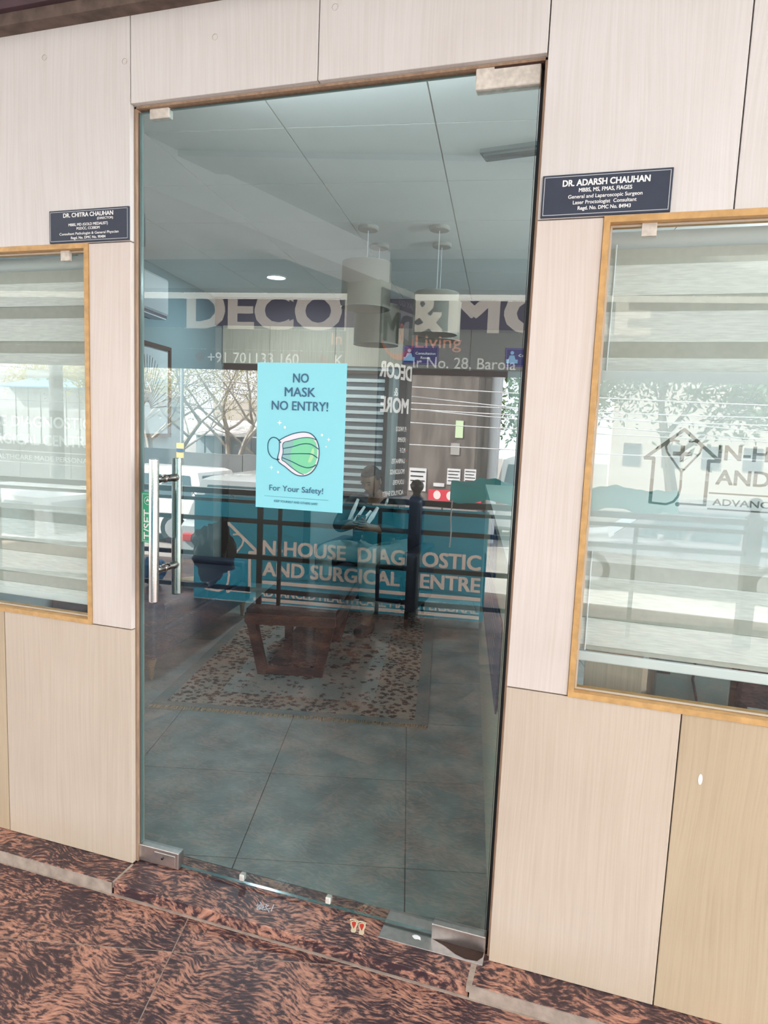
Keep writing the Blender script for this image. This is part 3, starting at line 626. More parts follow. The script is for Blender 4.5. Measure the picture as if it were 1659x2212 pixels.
def roomsign(s0, s1, z0, z1, lab, t1, t2):
    b = BW+ub*(s0+s1)/2; r = empty('room_sign', (b.x, b.y, z0), lab, 'sign', 'blue room signs on the back wall')
    m = MB(); bwbox(m, s0, s1, z0, z1, .021, .026); m.build('board', mat('sign_navy', (.02,.02,.16), .4) if 'sign_navy' not in bpy.data.materials else bpy.data.materials['sign_navy'], r)
    O = BW - nb*.0265; p = PR((O.x,O.y,0), ub, (0,0,1), -nb); w = s1-s0; h = z1-z0
    p.put(ring(s0+.008, s1-.008, z0+.008, z1-.008, .003), mat('sign_mauve', (.32,.20,.45), .5) if 'sign_mauve' not in bpy.data.materials else bpy.data.materials['sign_mauve'], .0005)
    lb = mat('sign_pale_blue', (.30,.50,.75), .5) if 'sign_pale_blue' not in bpy.data.materials else bpy.data.materials['sign_pale_blue']
    x = s0+w*.18
    p.put(disc(x, z0+h*.74, h*.10, 14), lb, .0006); p.put(poly([(x-h*.2,z0+h*.38),(x+h*.2,z0+h*.38),(x+h*.12,z0+h*.60),(x-h*.12,z0+h*.60)]), lb, .0006); p.put(rect(x-h*.32,x+h*.32,z0+h*.18,z0+h*.38), lb, .0007)
    p.txt(t1, s0+w*.64, z0+h*.54, h*.13, WHITE, w*.56, lift=.0008, bold=.02); p.txt(t2, s0+w*.64, z0+h*.30, h*.13, WHITE, w*.26, lift=.0008, bold=.02)
    p.build('print', r)
roomsign(1.80, 2.12, 2.13, 2.29, 'blue Consultation Room sign nearer the middle of the back wall', 'Consultation', 'Room')
roomsign(2.71, 3.03, 2.13, 2.29, 'blue Consultation Room sign at the right end seen through the door', 'Consultation', 'Room')
# lights
def downlight(x, y, lab, e=1):
    r = empty('downlight', (x, y, 2.70), lab, 'ceiling light', 'round downlights in the ceiling')
    m = MB(); m.lathe((x,y,2.70), [(.082,0),(.082,-.006),(.074,-.010),(.070,-.006)], 32); m.build('trim_ring', WPAINT, r, smooth=True)
    m = MB(); m.lathe((x,y,2.70), [(.071,-.006),(.05,-.009),(0,-.0095)], 32); m.build('diffuser', LEDM, r, smooth=True)
    l = bpy.data.lights.new('downlight_lamp', 'AREA'); l.shape = 'DISK'; l.size = .13; l.energy = 22*e; l.color = (.86,.95,1)
    o = bpy.data.objects.new('downlight_lamp', l); COL.objects.link(o); o.parent = r; o.location = (0,0,-.012)
downlight(-1.107, 3.173, 'bright round white downlight in the grey ceiling left of the lamps')
for x, y, n_ in ((2.3,1.2,'nearest the facade'),(2.3,3.3,'nearest the back wall'),(2.9,2.3,'nearest the right wall')): downlight(x, y, 'added unseen round white downlight behind the reception counter, '+n_, 1.0)  # three more downlights, out of view, added to light the room
def added_batten(x, y, z, ln, yaw, face, pw, lab):
    """added, unseen tube light as room fill: housing, tube and its light"""
    r = empty('added_tube_light', (x,y,z), lab, 'added tube light'); R = rotz(yaw); f = R @ Vector((0,-1,0))
    m = MB(); m.bev((x,y,z), (ln,.03,.05), .006, yaw, seg=1); m.build('housing', WPAINT, r)
    u = R @ Vector((1,0,0)); c_ = Vector((x,y,z))+f*.032; m = MB(); m.tube([c_-u*ln*.48, c_+u*ln*.48], .013, 12); m.build('tube', mat('added_tube_glow', (1,1,1), .5, emit=(.95,.98,1), es=8) if 'added_tube_glow' not in bpy.data.materials else bpy.data.materials['added_tube_glow'], r, smooth=True)
    l = bpy.data.lights.new('added_tube_lamp', 'AREA'); l.shape = 'RECTANGLE'; l.size = ln; l.size_y = .04; l.energy = pw; l.color = (.93,.97,1)
    o = bpy.data.objects.new('added_tube_lamp', l); COL.objects.link(o); o.parent = r; d = (f*.8+Vector((0,0,.6))).normalized()
    o.location = f*.06; o.rotation_euler = d.to_track_quat('-Z','Y').to_euler()
added_batten(.62, .125, 2.58, 1.1, 180, 0, 5, 'added unseen white tube light over the inside of the glass door')  # both tubes are out of view, added to brighten ceiling and room
added_batten(3.32, 2.2, 2.25, 1.2, -87, 0, 48, 'added unseen white tube light high on the right inner wall')
def pendant(x, y, z0, z1, lab, r_=.145):
    r = empty('pendant_lamp', (x, y, 2.70), lab, 'pendant lamp', 'drum pendant lamps inside the room')
    m = MB(); m.lathe((x,y,2.70), [(0,-.022),(.055,-.021),(.060,-.016),(.060,0)], 24); m.build('canopy', mat('lamp_canopy', (.34,.34,.31), .5) if 'lamp_canopy' not in bpy.data.materials else bpy.data.materials['lamp_canopy'], r, smooth=True)
    m = MB(); m.tube([(x,y,2.68),(x,y,z1-.02)], .0025, 6); m.build('cord', WPAINT, r)
    m = MB(); m.lathe((x,y,0), [(r_,z1),(r_,z0),(r_-.003,z0),(r_-.003,z1),(r_,z1)], 36); s = m.build('shade', SHADE, r, smooth=True)
    for zz, d_ in ((z0,.006),(z1,-.005)):
        m = MB(); m.lathe((x,y,0), [(r_+.001,zz+d_),(r_+.002,zz),(r_-.002,zz)], 36); m.build('shade_rim', bpy.data.materials['lamp_canopy'], s)
    m = MB(); m.ball((x,y,z1-.09), .028, 12); m.build('bulb', WPAINT, r, smooth=True)
pendant(.055, 2.037, 2.235, 2.495, 'cream drum pendant hanging highest, left and nearest the glass')
pendant(-.002, 2.425, 2.075, 2.325, 'cream drum pendant behind and below the highest left one')
pendant(.465, 2.105, 2.095, 2.330, 'cream drum pendant at the right of the lamp cluster, nearer one', .13)
pendant(.400, 2.455, 2.105, 2.345, 'cream drum pendant at the right of the lamp cluster, farther one', .14)
# linear ceiling vent
r = empty('ceiling_vent', (1.2,1.08,2.7), 'long dark slot vent in the ceiling near the top right of the glass', 'vent')
m = MB(); m.box((1.30,1.085,2.692), (.86,.10,.016), -7); m.build('housing', mat('vent_grey', (.10,.16,.17), .6), r)
for k in (-.03,-.01,.01,.03): m = MB(); m.box((1.30+k*.12,1.085+k,2.682), (.84,.004,.012), -7); m.build('slat', bpy.data.materials['vent_grey'], r)
# air conditioner and framed picture on the left wall
def lwbox(m, s0, s1, z0, z1, d0, d1, bev=0):
    c_ = LW + ul*(s0+s1)/2 + nl*(d0+d1)/2
    (m.bev((c_.x,c_.y,(z0+z1)/2), (d1-d0, s1-s0, z1-z0), bev, 10) if bev else m.box((c_.x,c_.y,(z0+z1)/2), (d1-d0, s1-s0, z1-z0), 10))
r = empty('air_conditioner', LW+ul*.0+Vector((0,0,2.33)), 'white split air conditioner high on the left inner wall', 'air conditioner')
m = MB(); lwbox(m,-.86,.0,2.285,2.555,.0,.20,.02); m.build('body', mat('ac_plastic', (.55,.58,.60), .5), r)
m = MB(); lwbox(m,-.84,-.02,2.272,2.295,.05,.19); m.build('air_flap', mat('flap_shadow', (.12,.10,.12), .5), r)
m = MB(); lwbox(m,-.82,-.04,2.262,2.270,.10,.195); m.build('louvre', WPAINT, r)
r = empty('framed_picture', LW+ul*.1+Vector((0,0,1.6)), 'picture of dark radiating lines in a brown frame on the left inner wall', 'picture')
m = MB()
for a, b, c, d in ((-.35,.41,2.085,2.115),(-.35,.41,1.40,1.43),(-.35,-.32,1.43,2.085),(.38,.41,1.43,2.085)): lwbox(m,a,b,c,d,.0,.028)
m.build('frame', DARKW, r)
m = MB(); lwbox(m,-.32,.38,1.43,2.085,.0,.012); m.build('print', mat('picture_paper', (.55,.60,.62), .7), r)
O = LW+nl*.0125; p = PR((O.x,O.y,0), ul, (0,0,1), nl)
for i in range(23):
    a = math.pi*(i+.5)/23; p.put(stroke([(.03+.05*math.cos(a),1.62+.05*math.sin(a)),(.03+.33*math.cos(a),1.62+.40*math.sin(a))], .006), BLACKM, .0006)
p.build('line_art', r)
# sofa along the left wall (front feet seen at left)
def sofa():
    r = empty('sofa', (-1.3,1.9,0), 'dark navy sofa on short wooden feet against the left inner wall', 'sofa')
    S = Vector((-.95,1.42,0)); U = Vector((-math.sin(math.radians(8)), math.cos(math.radians(8)),0)); V = Vector((-math.cos(math.radians(8)), -math.sin(math.radians(8)),0)); L = 1.55
    def sb(n, a0, a1, d0, d1, z0, z1, mt, bev=.02):
        m = MB(); c_ = S+U*(a0+a1)/2+V*(d0+d1)/2; m.bev((c_.x,c_.y,(z0+z1)/2), (d1-d0, a1-a0, z1-z0), bev, 8, seg=3); return m.build(n, mt, r, smooth=True)
    sb('base', 0, L, .0, .64, .13, .30, NAVYF); sb('arm', 0, .14, .0, .67, .13, .46, NAVYF, .03); sb('arm', L-.14, L, .0, .67, .13, .46, NAVYF, .03)
    for i in range(2): a = .145+i*(L-.29)/2; sb('seat_cushion', a, a+(L-.29)/2-.005, .01, .54, .30, .43, NAVYF, .035)
    sb('backrest', .14, L-.14, .50, .67, .30, .62, NAVYF, .05)
    for a in (.05, L-.05):
        for d in (.05, .60):
            m = MB(); c_ = S+U*a+V*d; m.tube([(c_.x,c_.y,0),(c_.x,c_.y,.07),(c_.x,c_.y,.14)], [.012,.018,.035], 10); m.build('leg', mat('oak_leg', (.30,.17,.08), .4) if 'oak_leg' not in bpy.data.materials else bpy.data.materials['oak_leg'], r, smooth=True)
sofa()
# rug
ra = math.radians(12.5); ru = Vector((math.cos(ra),math.sin(ra),0)); rv = Vector((-math.sin(ra),math.cos(ra),0)); RO = Vector((-.778,1.146,0)); RW_, RL = 1.50, 2.15
def rp(a, b, z=0): return tuple(RO+ru*a+rv*b+Vector((0,0,z)))
r = empty('area_rug', RO+ru*.75+rv*1.1, 'grey floral patterned rug with dark borders and tan fringe on the tile floor', 'rug')
def rb(n, a0, a1, b0, b1, z0, z1, mt): m = MB(); c_ = RO+ru*(a0+a1)/2+rv*(b0+b1)/2; m.box((c_.x,c_.y,(z0+z1)/2), (a1-a0,b1-b0,z1-z0), 12.5); return m.build(n, mt, r)
rb('edge_band', 0, RW_, 0, RL, .0003, .008, RUGE)
bw_ = .24; i0, i1, j0, j1 = .07, RW_-.07, .055, RL-.055
m = MB()
for q in ((i0,i1,j0,j0+bw_*.75),(i0,i1,j1-bw_*.75,j1),(i0,i0+bw_,j0+bw_*.75,j1-bw_*.75),(i1-bw_,i1,j0+bw_*.75,j1-bw_*.75)):
    c_ = RO+ru*(q[0]+q[1])/2+rv*(q[2]+q[3])/2; m.box((c_.x,c_.y,.0090), (q[1]-q[0],q[3]-q[2],.002), 12.5)
m.build('border', RUGB, r)
rb('field', i0+bw_, i1-bw_, j0+bw_*.75, j1-bw_*.75, .008, .0100, RUGF)
m = MB(); m.mi = 0
c_ = RO+ru*RW_/2+rv*RL/2; n = 40; pts = []
for i in range(n):
    a = 2*math.pi*i/n; q = 1+.10*math.cos(8*a); pts.append((c_+ru*.36*q*math.cos(a)+rv*.52*q*math.sin(a)))
m.prism([(p_.x,p_.y) for p_ in pts], .010, .0108); m.build('medallion', RUGM, r)
m = MB()
for side in (0, 1):
    b0 = 0 if side == 0 else RL; sg = -1 if side == 0 else 1
    for i in range(260):
        a = RW_*i/260+random.uniform(0,.006); l = random.uniform(.022,.040); k = random.uniform(-.012,.012); w = .0035
        z = random.uniform(.003,.010)
        m.add([rp(a,b0,.007), rp(a+w*1.7,b0,.007), rp(a+k+w,b0+sg*l,.0008), rp(a+k,b0+sg*l,.0008), rp(a+k*.5+w*.8,b0+sg*l*.5,z+.004)], [(0,1,4),(1,2,4),(2,3,4),(3,0,4)])
m.build('fringe', FRING, r, kind='stuff')
# coffee table with slanted trapezoid end frames
def table():
    r = empty('coffee_table', (-.35,2.35,.01), 'low red-brown wooden coffee table with tapering end frames standing on the rug', 'table')
    A0, B0 = Vector((-.478,1.640,.42)), Vector((.034,1.780,.42)); A1, B1 = Vector((-.470,1.790,.011)), Vector((-.082,1.890,.011))
    L = Vector((-math.sin(math.radians(12.5)), math.cos(math.radians(12.5)),0))*1.0
    W_ = (B0-A0).normalized()
    def bar(n, p, q, w1, w2, mt=REDW):
        d = (q-p); z = d.normalized(); x = W_ if abs(z.dot(W_)) < .9 else Vector((0,0,1)); x = (x - z*x.dot(z)).normalized(); y = z.cross(x)
        m = MB(); R = Matrix((x,y,z)).transposed(); m.bev((p+q)/2, (w1,w2,d.length), .004, rot=R, seg=1); m.build(n, mt, r)
    cen = (A0+B0)/2
    m = MB(); t = .03; o = L.normalized()*.0
    P = [A0, B0, B0+L, A0+L]; m.prism([(q.x,q.y) for q in P], .425, .455); m.build('tabletop', mat('dark_top', (.035,.012,.012), .15), r)
    for k in (0, 1):
        s_ = L*k; inn = L.normalized()*(0 if k == 0 else -.0); sh = Vector((0,0,0)) if k == 0 else -2*((A1-A0)-Vector((0,0,(A1-A0).z))).project(L)
        a1 = A1+s_+sh; b1 = B1+s_+sh
        bar('frame_rail', A0+s_+Vector((0,0,-.025)), B0+s_+Vector((0,0,-.025)), .06, .05)
        bar('leg', A0+s_+W_*.03+Vector((0,0,-.02)), a1+W_*.03, .06, .05); bar('leg', B0+s_-W_*.03+Vector((0,0,-.02)), b1-W_*.03, .06, .05)
        bar('frame_foot', a1+Vector((0,0,.022)), b1+Vector((0,0,.022)), .04, .05)
    for P_, Q_ in ((A0,A1),(B0,B1)):
        m = MB(); a = P_+L*.03-Vector((0,0,.06)); b = P_+L*.97-Vector((0,0,.06)); m.add([a,b,b-Vector((0,0,.0))+Vector((0,0,.05)),a+Vector((0,0,.05))], [(0,1,2,3)])
        w = W_*.02; m = MB(); vs = [a-w,b-w,b-w+Vector((0,0,.06)),a-w+Vector((0,0,.06)),a+w,b+w,b+w+Vector((0,0,.06)),a+w+Vector((0,0,.06))]
        m.add(vs, [(0,1,2,3),(7,6,5,4),(0,4,5,1),(1,5,6,2),(2,6,7,3),(3,7,4,0)]); m.build('side_rail', REDW, r)
    m = MB(); q = [A1+W_*.06+L*.06, B1-W_*.06+L*.06, B1-W_*.06+L*.90, A1+W_*.06+L*.90]; m.prism([(v.x,v.y) for v in q], .05, .07); m.build('shelf', bpy.data.materials['dark_top'], r)
table()
# reception counter on the right with blue boards
ca = 10.3; cu = Vector((-math.sin(math.radians(ca)), math.cos(math.radians(ca)),0)); cn = Vector((math.cos(math.radians(ca)), math.sin(math.radians(ca)),0)); CO = Vector((1.214,.142,0))
r = empty('reception_counter', CO+cu*1.5+cn*.25, 'cream half-height reception counter running back from the right door jamb', 'counter')
def cb(n, a0, a1, d0, d1, z0, z1, mt): m = MB(); c_ = CO+cu*(a0+a1)/2+cn*(d0+d1)/2; m.box((c_.x,c_.y,(z0+z1)/2), (d1-d0,a1-a0,z1-z0), ca); return m.build(n, mt, r)
cb('front_board', -.015, 3.15, .0, .05, 0, 1.12, mat('counter_cream', (.50,.44,.34), .55)); cb('worktop', -.01, 3.17, -.012, .50, 1.12, 1.155, mat('counter_top', (.42,.42,.38), .4)); cb('end_board', 3.10, 3.15, .05, .48, 0, 1.12, bpy.data.materials['counter_cream'])
O = CO - cn*.004
def cboard(name, pts, lab, mt):
    r = empty(name, O, lab, 'board', 'boards on the counter front'); m = MB(); m.extr(pts, O-cn*0, cu, (0,0,1), -cn*.006); m.build('board', mt, r)
    return r
rr = cboard('price_board', [(.22,.60),(2.38,.44),(2.38,.77),(.22,.91)], 'long dark blue board with fine white lines low on the counter front', NAVYP)
p = PR(O-cn*.0065, cu, (0,0,1), -cn)
for i in range(7): p.put(stroke([(.5,.64+.035*i),(2.2,.52+.033*i)], .004), SILV, .0004)
p.build('ruled_lines', rr)
rr = cboard('notice_board', [(.96,.90),(1.62,.875),(1.62,1.10),(.96,1.12)], 'bright blue board with white marks high on the counter front', BLUEP)
p = PR(O-cn*.0065, cu, (0,0,1), -cn); p.put(ring(.99,1.59,.915,1.085,.008), SILV, .0004); p.put(stroke([(1.2,.94),(1.3,1.0),(1.25,1.05)], .012), WHITE, .0004); p.build('print', rr)
# desk items seen under the right blind
r = empty('consulting_desk', (2.0,.45,0), 'pale wooden desk inside, under the right window', 'desk')
m = MB(); m.bx(1.45,2.75,.14,.72,.70,.73); m.build('desktop', mat('desk_wood', (.30,.20,.12), .5), r)
for x in (1.48,2.72):
    m = MB(); m.bx(x-.015,x+.015,.16,.70,0,.70); m.build('side_panel', bpy.data.materials['desk_wood'], r)
m = MB(); m.bx(1.44,1.60,.20,.60,.7305,1.10); m.build('storage_box', LAMIN, None, 'pale wood grained box on the desk at left of the right window', 'box')
r = empty('computer_case', (1.72,.3,.73), 'grey computer case with black corner and cable on the desk', 'computer'); m = MB(); m.bev((1.735,.33,.865), (.20,.22,.27), .006); m.build('body', mat('case_grey', (.16,.20,.20), .4), r)
m = MB(); m.bx(1.638,1.675,.213,.219,.865,.89); m.build('port_panel', BLACKM, r)
m = MB(); m.tube([(1.73,.215,1.0),(1.738,.205,.93),(1.735,.21,.86),(1.75,.21,.80)], .004, 8); m.build('cable', BLACKM, r, smooth=True)
r = empty('laser_printer', (1.98,.33,.73), 'glossy black printer beside the grey case on the desk', 'printer'); m = MB(); m.bev((1.945,.32,.845), (.19,.22,.23), .012); m.build('body', mat('gloss_black', (.015,.016,.025), .12), r)
m = MB(); m.bx(1.88,2.01,.204,.211,.80,.803); m.build('paper_slot', SILV, r)
def cloth():
    m = MB(); n = 22; vs = []; fs = []
    for i in range(n+1):
        for j in range(n+1):
            x = 2.04+.42*i/n; y = .20+.24*j/n; e = math.sin(math.pi*i/n)*math.sin(math.pi*j/n)
            z = .735+e*.17*(.8+.2*math.sin(9*i/n+3*j/n))+.014*math.sin(14*i/n+5*j/n)*e+.01*math.cos(23*j/n-7*i/n)*e; vs.append((x+.01*math.sin(j),y,z))
    for i in range(n):
        for j in range(n): k = i*(n+1)+j; fs.append((k,k+n+1,k+n+2,k+1))
    m.add(vs, fs); m.build('folded_cloth', mat('grey_blue_cloth', (.30,.35,.42), .9, var=.4, vscale=10, stretch=(1,1,6)), None, 'crumpled grey blue cloth on the desk behind the right window', 'cloth', smooth=True, fix=False)
cloth()
# ------------------------------------------------------------ seated person
def skin(name, pts, edges, root, material, parent, label=None, sub=2, loc=(0,0,0)):
    me = bpy.data.meshes.new('s'); me.from_pydata([p[0] for p in pts], edges, []); ob = bpy.data.objects.new('s', me); COL.objects.link(ob)
    md = ob.modifiers.new('k', 'SKIN'); md.use_smooth_shade = True
    for i, p_ in enumerate(pts):
        sv = me.skin_vertices[0].data[i]; rr = p_[1]; sv.radius = rr if hasattr(rr, '__len__') else (rr, rr); sv.use_root = (i == root)
    sb = ob.modifiers.new('u', 'SUBSURF'); sb.levels = sub; sb.render_levels = sub
    dg = bpy.context.evaluated_depsgraph_get(); dg.update(); res = bpy.data.meshes.new_from_object(ob.evaluated_get(dg))
    vs = [v.co.copy() for v in res.vertices]; fs = [tuple(p_.vertices) for p_ in res.polygons]
    bpy.data.objects.remove(ob); bpy.data.meshes.remove(me); bpy.data.meshes.remove(res); return vs, fs
def person():
    PX, PY = -.235, 3.22
    r = empty('person', (PX, PY, 0), 'seated person in a dark jacket with white sleeve stripes looking down at a phone', 'person')
    V = Vector; SK = mat('brown_skin', (.19,.105,.07), .55); JK = mat('dark_jacket', (.012,.018,.025), .6, bump=.3, bscale=12); TR = mat('grey_green_trousers', (.20,.25,.24), .85, bump=.4, bscale=10); HR = mat('black_hair', (.012,.009,.009), .6, bump=.5, bscale=60)
    hip = V((PX+.02,PY+.12,.52)); chest = V((PX+.01,PY+.10,.86)); neck0 = V((PX+.005,PY+.06,1.00)); neck1 = V((PX-.005,PY-.01,1.07))
    shl, shr = V((PX-.185,PY+.07,.975)), V((PX+.195,PY+.07,.975))
    ell, elr = V((PX-.27,PY-.09,.745)), V((PX+.25,PY-.06,.735)); wl_, wr_ = V((PX-.05,PY-.31,.815)), V((PX+.09,PY-.30,.80))
    kl, kr = V((PX-.27,PY-.36,.60)), V((PX-.01+.10,PY-.40,.575)); al, ar = V((PX-.27,PY-.30,.10)), V((PX+.10,PY-.34,.10)); hl_, hr_ = V((PX-.10,PY+.08,.52)), V((PX+.12,PY+.08,.52))
    body = [(hip,(.15,.11)),(V((PX+.015,PY+.12,.70)),(.13,.10)),(chest,(.155,.105)),(neck0,(.062,.06)),(neck1,(.052,.055)),
            (shl,.062),(ell,.046),(wl_,.030),(shr,.062),(elr,.046),(wr_,.030),(hl_,.085),(kl,.062),(al,.042),(hr_,.085),(kr,.062),(ar,.042),
            (al+V((-.01,-.14,-.055)),(.042,.028)),(ar+V((.01,-.14,-.055)),(.042,.028)),(wl_+V((.05,-.055,.012)),(.036,.02)),(wr_+V((-.045,-.055,.015)),(.036,.02))]
    ed = [(0,1),(1,2),(2,3),(3,4),(2,5),(5,6),(6,7),(2,8),(8,9),(9,10),(0,11),(11,12),(12,13),(0,14),(14,15),(15,16),(13,17),(16,18),(7,19),(10,20)]
    pts = list(body)
    def fingers(b, palm, fwd, side, up):
        for i in range(4):
            o = palm+side*(.026-.0175*i)+fwd*.018; l = (.068,.076,.071,.056)[i]
            ids = []
            for k, (f, u) in enumerate(((.0,.0),(.40,.012),(.75,.002),(.92,-.018))): pts.append((o+fwd*l*f+up*u, (.0088,.0085,.0080,.0068)[k])); ids.append(len(pts)-1)
            ed.append((b, ids[0])); ed.extend([(ids[k], ids[k+1]) for k in range(3)])
        o = palm-fwd*.02+side*.036; ids = []
        for f in ((.0,0),(.028,.014),(.05,.020)): pts.append((o+side*f[0]*.6+fwd*f[0]*.8+up*f[1], .0098)); ids.append(len(pts)-1)
        ed.append((b, ids[0])); ed.extend([(ids[0],ids[1]),(ids[1],ids[2])])
    fingers(19, pts[19][0], V((.75,-.60,.05)).normalized(), V((.1,.15,1)).normalized(), V((-.5,-.8,0)).normalized())
    fingers(20, pts[20][0], V((-.75,-.60,.05)).normalized(), V((-.1,.15,1)).normalized(), V((.5,-.8,0)).normalized())
    vs, fs = skin('body', pts, ed, 0, SK, r)
    m = MB(); m.add(vs, fs)
    # head: shaped ellipsoid, bowed forward, sunk on the neck
    hc = V((PX-.012,PY-.045,1.135)); pitch = Matrix.Rotation(math.radians(24),3,'X'); yaw = rotz(-12); HRt = yaw @ pitch
    bm = bmesh.new(); bmesh.ops.create_uvsphere(bm, u_segments=40, v_segments=30, radius=1)
    def g(x, z, cx, cz, s): return math.exp(-((x-cx)**2+(z-cz)**2)/s**2)
    for v in bm.verts:
        x, y, z = v.co; w = .074*(1-.26*max(0,-z)**1.3-.05*max(0,z)); d = .092; zz = z*(.112 if z > 0 else .118)
        px = x*w/.999; py = y*d; f = max(0,-y)
        if y < 0:
            py -= .022*g(x,z,0,-.22,.13)*f; py -= .010*g(x,z,0,-.02,.10)*f; py -= .007*g(x,z,0,-.52,.22)*f; py -= .008*g(x,z,0,-.85,.2)*f
            py += .012*(g(x,z,-.36,.02,.17)+g(x,z,.36,.02,.17))*f; py -= .006*(g(x,z,-.36,.2,.2)+g(x,z,.36,.2,.2))*f; py += .004*g(x,z,0,-.44,.06)*f
            py *= (1-.10*max(0,-z))
        v.co = V((px,py,zz))
    m.bm(bm, hc, HRt); 
    for s in (-1,1): m.ball(hc+HRt@V((s*.076,.006,-.008)), (.010,.018,.030), 12, HRt)
    m.build('body', SK, r, smooth=True, fix=False)
    # hair cap
    bm = bmesh.new(); bmesh.ops.create_uvsphere(bm, u_segments=32, v_segments=24, radius=1)
    for v in bm.verts: v.co = V((v.co.x*.081, v.co.y*.099, v.co.z*.118))
    bmesh.ops.delete(bm, geom=[v for v in bm.verts if v.co.z < (.055 if v.co.y < -.045 else (.010 if v.co.y < .02 else -.055))], context='VERTS')
    m = MB(); m.bm(bm, hc+HRt@V((0,.004,.006)), HRt); m.build('hair', HR, r, smooth=True, fix=False)
    for s in (-1,1):
        m = MB(); m.ball(hc+HRt@V((s*.027,-.083,.006)), (.013,.006,.0045), 10, HRt); m.build('eye', mat('eye_dark', (.03,.02,.02), .3) if 'eye_dark' not in bpy.data.materials else bpy.data.materials['eye_dark'], r)
        m = MB(); m.ball(hc+HRt@V((s*.029,-.087,.026)), (.020,.006,.0045), 10, HRt); m.build('eyebrow', HR, r)
    m = MB(); m.ball(hc+HRt@V((0,-.094,-.052)), (.023,.007,.006), 10, HRt); m.build('lips', mat('lips', (.20,.07,.06), .5), r)
    jp = [(hip,(.18,.14)),(V((PX+.015,PY+.12,.70)),(.165,.13)),(chest,(.168,.122)),(neck0+V((0,0,-.015)),(.085,.08)),(shl,.070),(ell,.054),(wl_+V((-.02,.035,.0)),.040),(shr,.070),(elr,.054),(wr_+V((.02,.035,0)),.040)]
    vs, fs = skin('j', jp, [(0,1),(1,2),(2,3),(2,4),(4,5),(5,6),(2,7),(7,8),(8,9)], 0, JK, r); m = MB(); m.add(vs, fs); jk = m.build('jacket', JK, r, smooth=True, fix=False)
    # white stripes wrapped across the sleeves and chest
    STR = mat('white_stripe', (.75,.78,.78), .6)
    for a, b, w in ((V((PX-.105,PY-.075,.985)),V((PX-.165,PY-.13,.80)),.016),(V((PX-.045,PY-.085,.93)),V((PX-.135,PY-.16,.77)),.014),(V((PX+.01,PY-.09,.90)),V((PX-.085,PY-.18,.755)),.016),(V((PX+.06,PY-.08,.93)),V((PX-.0,PY-.17,.79)),.019),(V((PX+.13,PY-.055,1.0)),V((PX+.12,PY-.075,.955)),.012)):
        m = MB(); m.tube([a, (a+b)/2+V((.006,-.012,0)), b], [w*.7,w,w*.6], 8); m.build('stripe', STR, jk)
    tp = [(hip+V((0,0,-.01)),(.185,.13)),(hl_,.105),((hl_+kl)/2+V((0,0,.02)),.092),(kl,.078),((kl+al)/2,.066),(al+V((0,0,.03)),.066),(hr_,.105),((hr_+kr)/2+V((0,0,.02)),.092),(kr,.078),((kr+ar)/2,.066),(ar+V((0,0,.03)),.066)]
    vs, fs = skin('t', tp, [(0,1),(1,2),(2,3),(3,4),(4,5),(0,6),(6,7),(7,8),(8,9),(9,10)], 0, TR, r); m = MB(); m.add(vs, fs); m.build('trousers', TR, r, smooth=True, fix=False)
    for a in (al, ar):
        m = MB(); m.bev((a.x,a.y-.07,.052), (.095,.26,.08), .03, seg=3); m.build('shoe', bpy.data.materials['black_paint'], r, smooth=True)
    ph = empty('phone', (PX+.02,PY-.36,.82), 'small dark phone held in both hands of the seated person', 'phone'); R_ = Matrix.Rotation(math.radians(55),3,'X')
    m = MB(); m.bev((PX+.02,PY-.375,.835), (.072,.145,.009), .004, rot=R_); m.build('case', BLACKM, ph); m = MB(); m.bev(V((PX+.02,PY-.375,.835))+R_@V((0,0,.0048)), (.066,.138,.0008), .0002, rot=R_, seg=1); m.build('screen', mat('screen_glass', (.04,.06,.08), .1), ph)
    # armchair carrying the person
    ch = empty('armchair', (PX,PY+.2,0), 'dark upholstered armchair carrying the seated person', 'chair')
    def cbx(n, c, d, b=.03): m = MB(); m.bev(c, d, b, seg=3); m.build(n, NAVYF, ch, smooth=True)
    cbx('seat', (PX,PY+.08,.32), (.62,.56,.22)); cbx('backrest', (PX,PY+.42,.60), (.62,.14,.78), .05)
    cbx('arm', (PX-.36,PY+.12,.38), (.12,.62,.46)); cbx('arm', (PX+.36,PY+.12,.38), (.12,.62,.46))
    for a in (-.34,.34):
        for b in (-.12,.40):
            m = MB(); m.tube([(PX+a,PY+b,0.0),(PX+a,PY+b,.22)], [.014,.022], 10); m.build('leg', DARKW, ch)
person()
# ------------------------------------------------------------ outside: corridor, rail, signs and street behind the camera (given as mirrored in the glass)
BEIGE = mat('pillar_paint', (.60,.56,.50), .7, var=.08, vscale=3)
CEILX = mat('corridor_ceiling_paint', (.84,.85,.84), .8, var=.05, vscale=1.5)
m = MB(True); m.bx(-9, 4.7, .0, 4.28, 3.03, 3.16); c2 = m.build('ceiling', CEILX, kind='structure')
m = MB(True); m.box((.15,1.93,3.015), (3.4,.26,.03), 14); m.build('ceiling_batten', mat('white_batten', (.88,.89,.9), .6), c2)
m = MB(True); m.bx(-9, 4.7, -5.2, -.0, 3.16, 3.3); m.bx(-9, 4.7, -5.4, -5.2, -1, 3.3); m.build('roof', CEILX, kind='structure')
def fr(P, yaw):
    a = math.radians(yaw); return Vector((P[0],P[1],0)), Vector((math.cos(a),math.sin(a),0)), Vector((-math.sin(a),math.cos(a),0))
